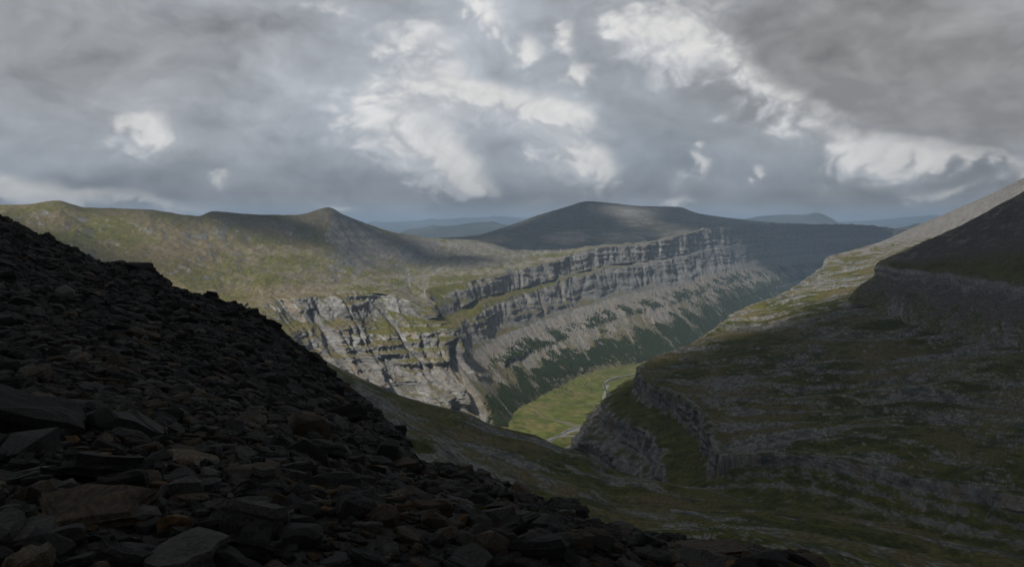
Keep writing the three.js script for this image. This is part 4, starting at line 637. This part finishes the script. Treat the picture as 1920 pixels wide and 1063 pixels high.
function slab(seed, L, W, T) {                        // split slab: ragged outline, several thin beds, uneven top
  const q = mulberry(seed), n = 13, beds = 3 + Math.floor(q() * 2), ring = [], tri = [];
  const rad0 = []; for (let i = 0; i < n; i++) rad0.push(0.72 + 0.4 * q());
  const pt = (i, r, y) => { const a = (i % n) / n * 6.283 + 0.15 * Math.sin(i * 2.1 + seed), c = Math.cos(a), s = Math.sin(a), e = 1 / Math.pow(Math.abs(c) ** 3.2 + Math.abs(s) ** 3.2, 1 / 3.2); return [c * e * r * L / 2, y, s * e * r * W / 2]; };
  const tilt = (p) => { p[1] += T * (0.22 * n3(p[0] / L * 3 + seed, 1, p[2] / W * 3) + 0.12 * n3(p[0] / L * 9 + seed, 4, p[2] / W * 9)); return p; };
  for (let b = 0; b < beds; b++) for (const e of [0, 1]) {
    const y = -T / 2 + T * (b + (e ? 0.94 : 0.06)) / beds, sh = 0.9 + 0.14 * q() - 0.05 * (b === beds - 1 && e ? 1 : 0), row = [];
    for (let i = 0; i < n; i++) row.push(tilt(pt(i, rad0[i] * sh * (0.95 + 0.1 * q()), y + T * 0.03 * (q() - 0.5)))); ring.push(row);
  }
  const inner = []; for (let i = 0; i < n; i++) inner.push(tilt(pt(i, rad0[i] * 0.55 * (0.8 + 0.3 * q()), T / 2 + T * 0.10 * (q() - 0.3)))); const mid = tilt([0, T / 2 + T * 0.08 * q(), 0]);
  const quad = (a, b, c, d) => tri.push(...a, ...c, ...b, ...b, ...c, ...d);
  for (let k = 0; k < ring.length - 1; k++) for (let i = 0; i < n; i++) quad(ring[k][i], ring[k][(i + 1) % n], ring[k + 1][i], ring[k + 1][(i + 1) % n]);
  const last = ring[ring.length - 1], first = ring[0], low = [0, -T / 2, 0];
  for (let i = 0; i < n; i++) { const j = (i + 1) % n; quad(last[i], last[j], inner[i], inner[j]); tri.push(...inner[i], ...mid, ...inner[j]); tri.push(...first[i], ...first[j], ...low); }
  const g = new THREE.BufferGeometry(); g.setAttribute('position', new THREE.Float32BufferAttribute(tri, 3)); g.computeVertexNormals(); return boxUV(g);
}
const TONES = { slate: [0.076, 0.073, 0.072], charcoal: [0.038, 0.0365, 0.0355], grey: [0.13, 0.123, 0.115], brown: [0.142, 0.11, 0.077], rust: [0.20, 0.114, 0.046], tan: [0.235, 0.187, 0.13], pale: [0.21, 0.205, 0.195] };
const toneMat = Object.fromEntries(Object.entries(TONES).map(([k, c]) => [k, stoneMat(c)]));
{
  const r = mulberry(4242), { out, fin, nT, nR, extra } = screeMesh.grid, R0 = new THREE.Vector3();
  const at = (i) => new THREE.Vector3(out[i * 3], out[i * 3 + 1], out[i * 3 + 2]), nor = (i) => new THREE.Vector3(fin[i * 3], fin[i * 3 + 1], fin[i * 3 + 2]);
  const project = (p) => [960 + p.x / -p.z * F, HOR - (p.y - CY) / -p.z * F];
  const nearest = (px, py) => { let b = 0, best = 1e9; for (let i = 0; i < nT * nR; i++) { if (extra[i * 2 + 1] > 5.05) continue; const [a, c] = project(R0.set(out[i * 3], out[i * 3 + 1], out[i * 3 + 2])), e = (a - px) ** 2 + (c - py) ** 2; if (e < best) { best = e; b = i; } } return b; };
  // stones one can point at: px, py of the middle, width in photograph pixels, depth and thickness as shares of the width, turn, tilts, tone, form, label
  const marks = [
    [180, 962, 200, 0.8, 0.13, 14, 13, -4, 'brown', 's', 'large flat brown slab with a split edge, lower left'],
    [70, 812, 215, 0.9, 0.24, 20, 4, -12, 'charcoal', 's', 'big black overhanging slab with a dark hollow under it, left edge'],
    [355, 868, 118, 0.6, 0.10, -6, 8, -4, 'tan', 's', 'long thin tan slab lying flat in the middle of the scree'],
    [578, 822, 92, 0.8, 0.55, 12, -4, -4, 'brown', 'c', 'squarish block with a tan top near the ridge of the scree'],
    [195, 893, 150, 0.7, 0.26, -12, -14, 8, 'charcoal', 's', 'dark sloping slab above the large brown slab'],
    [378, 930, 78, 0.8, 0.42, 30, 0, 6, 'slate', 'c', 'dark rounded slate block below the long tan slab'],
    [445, 888, 42, 0.8, 0.24, 10, -18, 0, 'pale', 's', 'small pale grey plate beside the long tan slab'],
    [178, 692, 40, 0.8, 0.5, 0, -12, 6, 'pale', 'c', 'white-faced stone high on the left scree'],
    [66, 890, 70, 0.5, 0.16, 24, -6, 14, 'pale', 's', 'pale grey tilted flake near the left edge'],
    [262, 980, 74, 0.8, 0.5, -20, 8, 0, 'grey', 'c', 'grey faceted block right of the brown slab'],
    [325, 1000, 64, 0.8, 0.6, 35, -10, -10, 'rust', 'c', 'brown block with a rusty lower side'],
    [385, 895, 22, 0.8, 0.9, 0, 0, 0, 'rust', 'c', 'small orange stone under the long tan slab'],
    [295, 918, 40, 0.6, 0.4, 0, 0, 0, 'rust', 'c', 'orange-brown stone left of the rounded slate block'],
    [728, 872, 46, 0.6, 1.3, 10, 6, -14, 'slate', 'c', 'upright dark slate leaning at the scree edge'],
    [480, 960, 74, 0.7, 0.34, -14, 0, 6, 'charcoal', 's', 'charcoal slab in the lower middle scree'],
    [545, 905, 70, 0.7, 0.4, 14, -8, -6, 'slate', 'c', 'blue-grey wedge right of the pale plate'],
    [960, 985, 60, 0.7, 0.5, -12, -10, 4, 'tan', 'c', 'mottled tan block at the right of the scree'],
    [1320, 1050, 190, 0.7, 0.12, -6, 4, 10, 'brown', 's', 'wide brown slab at the bottom edge right of centre'],
    [865, 962, 62, 0.8, 0.5, 24, 4, -8, 'grey', 'c', 'grey block with a cracked face in the middle right scree'],
    [690, 995, 60, 0.7, 0.3, 10, -12, 4, 'grey', 's', 'grey plate leaning in the bottom centre'],
    [258, 512, 62, 0.8, 0.36, -18, 6, 8, 'charcoal', 'c', 'black knob of rock on the skyline of the scree'],
    [640, 790, 120, 0.5, 0.22, -32, 0, 22, 'slate', 's', 'long dark slab sloping along the scree ridge'],
    [560, 1020, 90, 0.8, 0.45, 16, 6, 4, 'charcoal', 'c', 'black wedge-shaped block at the bottom centre'],
    [120, 1020, 80, 0.8, 0.5, 40, -8, 6, 'slate', 'c', 'dark leaning block at the bottom left'],
    [1010, 1040, 110, 0.7, 0.3, -20, 0, 14, 'charcoal', 's', 'black overhanging slab at the bottom right of centre'],
  ];
  const Q1 = new THREE.Quaternion(), Q2 = new THREE.Quaternion(), UPV = new THREE.Vector3(0, 1, 0), E = new THREE.Euler(), kept = [];
  const pose = (n, turn, ta, tb, lean = 0.75) => { const m = UPV.clone().lerp(n, lean).normalize(); Q1.setFromUnitVectors(UPV, m); E.set(ta, turn, tb, 'YXZ'); Q2.setFromEuler(E); return Q1.clone().multiply(Q2); };
  marks.forEach(([px, py, w, kd, kt, turn, ta, tb, tone, form, label], k) => {
    const i = nearest(px, py), p = at(i), d = -p.z, L = w / F * d, T = L * kt, g = form === 's' ? slab(50 + k, L, L * kd, T) : chunk(50 + k, L, T, L * kd, 40), o = new THREE.Mesh(g, toneMat[tone]);
    o.quaternion.copy(pose(nor(i), turn * rad, ta * rad, tb * rad, 0.6)); o.position.copy(p); o.position.y += T * 0.34 + 0.03 * L;
    kept.push([p.x, p.z, L * 0.42]); addTop(o, form === 's' ? 'stone_slab' : 'stone_block', { label, category: 'stone' });
  });
  const forms = []; for (let k = 0; k < 9; k++) forms.push(k % 3 === 2 ? chunk(900 + k, 1, 0.46, 0.75, 30) : k % 3 === 1 ? slab(900 + k, 1, 0.62 + 0.04 * k, 0.17) : slab(900 + k, 1, 0.66, 0.3));
  const names = Object.keys(TONES), share = [0.30, 0.30, 0.12, 0.18, 0.04, 0.045, 0.015];
  // area of each cell weights the sowing, stones grow with distance so that each stays a stone one can see
  const cum = []; let total = 0;
  for (let t = 0; t < nT - 1; t++) for (let j = 0; j < nR - 1; j++) { const i = t * nR + j, v = extra[i * 2 + 1]; let w = 0; if (v > 0.12 && v < 6.3) { const a = at(i), b = at(i + 1), c = at(i + nR), ar = b.sub(a).cross(c.sub(a)).length(), d = -out[i * 3 + 2]; const sz = 0.085 + 0.0036 * Math.min(d, 70); w = ar / (sz * sz) * (d > 60 ? 0.75 : 1); } total += w; cum.push(total); }
  const pick = () => { const q = r() * total; let a = 0, b = cum.length - 1; while (a < b) { const m = (a + b) >> 1; if (cum[m] < q) a = m + 1; else b = m; } const t = Math.floor(a / (nR - 1)), j = a % (nR - 1); return t * nR + j; };
  const all = [], COUNT = Math.min(150000, Math.round(total * 1.5));
  for (let k = 0; k < COUNT; k++) {
    const i = pick(), u = r(), w = r(), a = at(i), p = a.clone().add(at(i + 1).sub(a).multiplyScalar(u)).add(at(i + nR).sub(a).multiplyScalar(w)), d = -p.z;
    const base = 0.058 + 0.0031 * Math.min(d, 80), q = r(), L = base * (0.5 + 1.1 * q + (q > 0.78 ? (q - 0.78) * 19 * r() : 0) + (q > 0.99 ? 3 * r() : 0));
    if (kept.some(([x, z, m]) => Math.hypot(p.x - x, p.z - z) < m)) continue;
    let tn = 0, e = r(); while (tn < share.length - 1 && e > share[tn]) { e -= share[tn]; tn++; }
    if (d > 14 && r() < ss(14, 40, d) * 0.75) tn = 1; if (L > 0.3 && tn >= 4) tn = r() < 0.5 ? 0 : 2;
    all.push({ p, n: nor(i), L, d, tn, f: Math.floor(r() * 9), turn: r() * 6.28, ta: (r() - 0.5) * 0.75, tb: (r() - 0.5) * 0.75, k: 0.5 + 0.95 * r() });
  }
  const seen = all.map((s) => { const [px, py] = project(s.p); return px > -10 && px < 1930 && py < 1070 ? s.L / s.d : 0; });
  const order = all.map((_, i) => i).sort((a, b) => seen[b] - seen[a]), own = new Set(order.slice(0, 300 - marks.length));
  const toneWord = { slate: 'blue-grey slate', charcoal: 'charcoal shale', grey: 'mid-grey', brown: 'brown', rust: 'rusty orange', tan: 'tan', pale: 'pale grey' }, formWord = ['flat angular', 'thin platy', 'chunky'];
  for (const i of own) {
    const s = all[i], [px, py] = project(s.p); let near = marks[0], bd = 1e9; for (const m of marks) { const e = Math.hypot(m[0] - px, m[1] - py); if (e < bd) { bd = e; near = m; } }
    const o = new THREE.Mesh(forms[s.f], toneMat[names[s.tn]]); o.scale.setScalar(s.L); o.scale.y *= 0.8 + 0.5 * s.k; o.quaternion.copy(pose(s.n, s.turn, s.ta, s.tb)); o.position.copy(s.p); o.position.y += s.L * 0.10;
    const side = Math.abs(px - near[0]) > Math.abs(py - near[1]) ? (px < near[0] ? 'left of' : 'right of') : (py < near[1] ? 'above' : 'below'), short = near[10].split(/ (with|lying|near|beside|high|right|left|under|above|below|leaning|at|in|on|sloping) /)[0].split(',')[0];
    addTop(o, 'stone', { label: `${toneWord[names[s.tn]]} ${formWord[s.f % 3 === 2 ? 2 : s.f % 3]} stone ${side} the ${short}`, category: 'stone', group: `loose stones by the ${short}` });
  }
  const rest = all.filter((_, i) => !own.has(i)), mat = stoneMat([1, 1, 1]), M = new THREE.Matrix4(), C = new THREE.Color(), S = new THREE.Vector3(), V = new THREE.Vector3();
  forms.forEach((g, f) => {
    const list = rest.filter((s) => s.f === f), im = new THREE.InstancedMesh(g, mat, list.length);
    list.forEach((s, k) => { S.set(s.L, s.L * (0.75 + 0.5 * s.k), s.L); V.copy(s.p); V.y += s.L * 0.08; im.setMatrixAt(k, M.compose(V, pose(s.n, s.turn, s.ta, s.tb), S)); const c = TONES[names[s.tn]]; im.setColorAt(k, C.setRGB(c[0] * s.k, c[1] * s.k, c[2] * s.k)); });
    addTop(im, 'scree', { kind: 'stuff', label: 'loose broken shale covering the slope', category: 'scree' });
  });
}

// ------------------------------------------------------------------ pale boulders strewn below the spur and over the plateau
{
  const r = mulberry(77), g = chunk(31, 1, 0.75, 0.9, 18), list = [];
  for (let k = 0; k < 5200; k++) {
    const px = 1240 + r() * 700, py = 540 + r() * 270, [x, d] = onTable(px, py), [sd] = edgeInfo(x, d); if (sd > -12 || d > 3000 || d < 700) continue;
    const n = fbm(x / 110, 4, d / 110, 3), foot = ss(560, 590, py) * ss(700, 620, py) * ss(1560, 1680, px); if (r() > ss(0.1, 0.5, n) * 0.5 + foot * 0.7) continue;
    list.push([x, tableHeight(x, d), d, 1 + 2.2 * r() * r() + (r() > 0.95 ? 2 : 0)]);
  }
  const im = new THREE.InstancedMesh(g, stoneMat([1, 1, 1]), list.length), M = new THREE.Matrix4(), Q = new THREE.Quaternion(), E = new THREE.Euler(), C = new THREE.Color();
  list.forEach(([x, y, d, L], k) => { E.set(r() * 6, r() * 6, r() * 6); im.setMatrixAt(k, M.compose(new THREE.Vector3(x, y + L * 0.2, -d), Q.setFromEuler(E), new THREE.Vector3(L, L, L))); const b = 0.18 + 0.2 * r(); im.setColorAt(k, C.setRGB(b, b * 0.97, b * 0.92)); });
  addTop(im, 'boulder_field', { kind: 'stuff', label: 'pale boulders strewn over the dim plateau', category: 'boulders' });
}

// ------------------------------------------------------------------ a few dry grass tufts between the stones
{
  const r = mulberry(313), pos = [], { out, nT, nR, extra } = screeMesh.grid, list = [];
  for (let k = 0; k < 26; k++) { const a = r() * 6.28, b = 0.06 * r(), h = 0.5 + 0.5 * r(), l = 0.25 + 0.45 * r(), ca = Math.cos(a), sa = Math.sin(a), w = 0.018; pos.push(ca * b - sa * w, 0, sa * b + ca * w, ca * b + sa * w, 0, sa * b - ca * w, ca * (b + l * 0.45), h * 0.7, sa * (b + l * 0.45), ca * (b + l * 0.45), h * 0.7, sa * (b + l * 0.45), ca * b + sa * w, 0, sa * b - ca * w, ca * (b + l), h, sa * (b + l)); }
  const g = new THREE.BufferGeometry(); g.setAttribute('position', new THREE.Float32BufferAttribute(pos, 3)); g.computeVertexNormals();
  for (let k = 0; k < 40000 && list.length < 130; k++) { const i = Math.floor(r() * nT * nR), v = extra[i * 2 + 1]; if (v < 0.5 || v > 5.2) continue; const x = out[i * 3], y = out[i * 3 + 1], z = out[i * 3 + 2]; if (-z > 45 || -z < 6.5 || fbm(x / 3.2, 4, z / 3.2, 2) < 0.22) continue; list.push([x, y, z]); }
  const im = new THREE.InstancedMesh(g, new THREE.MeshPhysicalMaterial({ color: new THREE.Color().setRGB(0.11, 0.095, 0.035), roughness: 1, specularIntensity: 0.1, side: THREE.DoubleSide }), list.length), M = new THREE.Matrix4(), Q = new THREE.Quaternion(), Y = new THREE.Vector3(0, 1, 0);
  list.forEach(([x, y, z], k) => { const h = 0.07 + 0.09 * r(); im.setMatrixAt(k, M.compose(new THREE.Vector3(x, y, z), Q.setFromAxisAngle(Y, r() * 6.28), new THREE.Vector3(h, h, h))); });
  addTop(im, 'grass_tufts', { kind: 'stuff', label: 'dry grass tufts growing between the shale stones', category: 'grass' });
}
renderer.render(scene, camera);
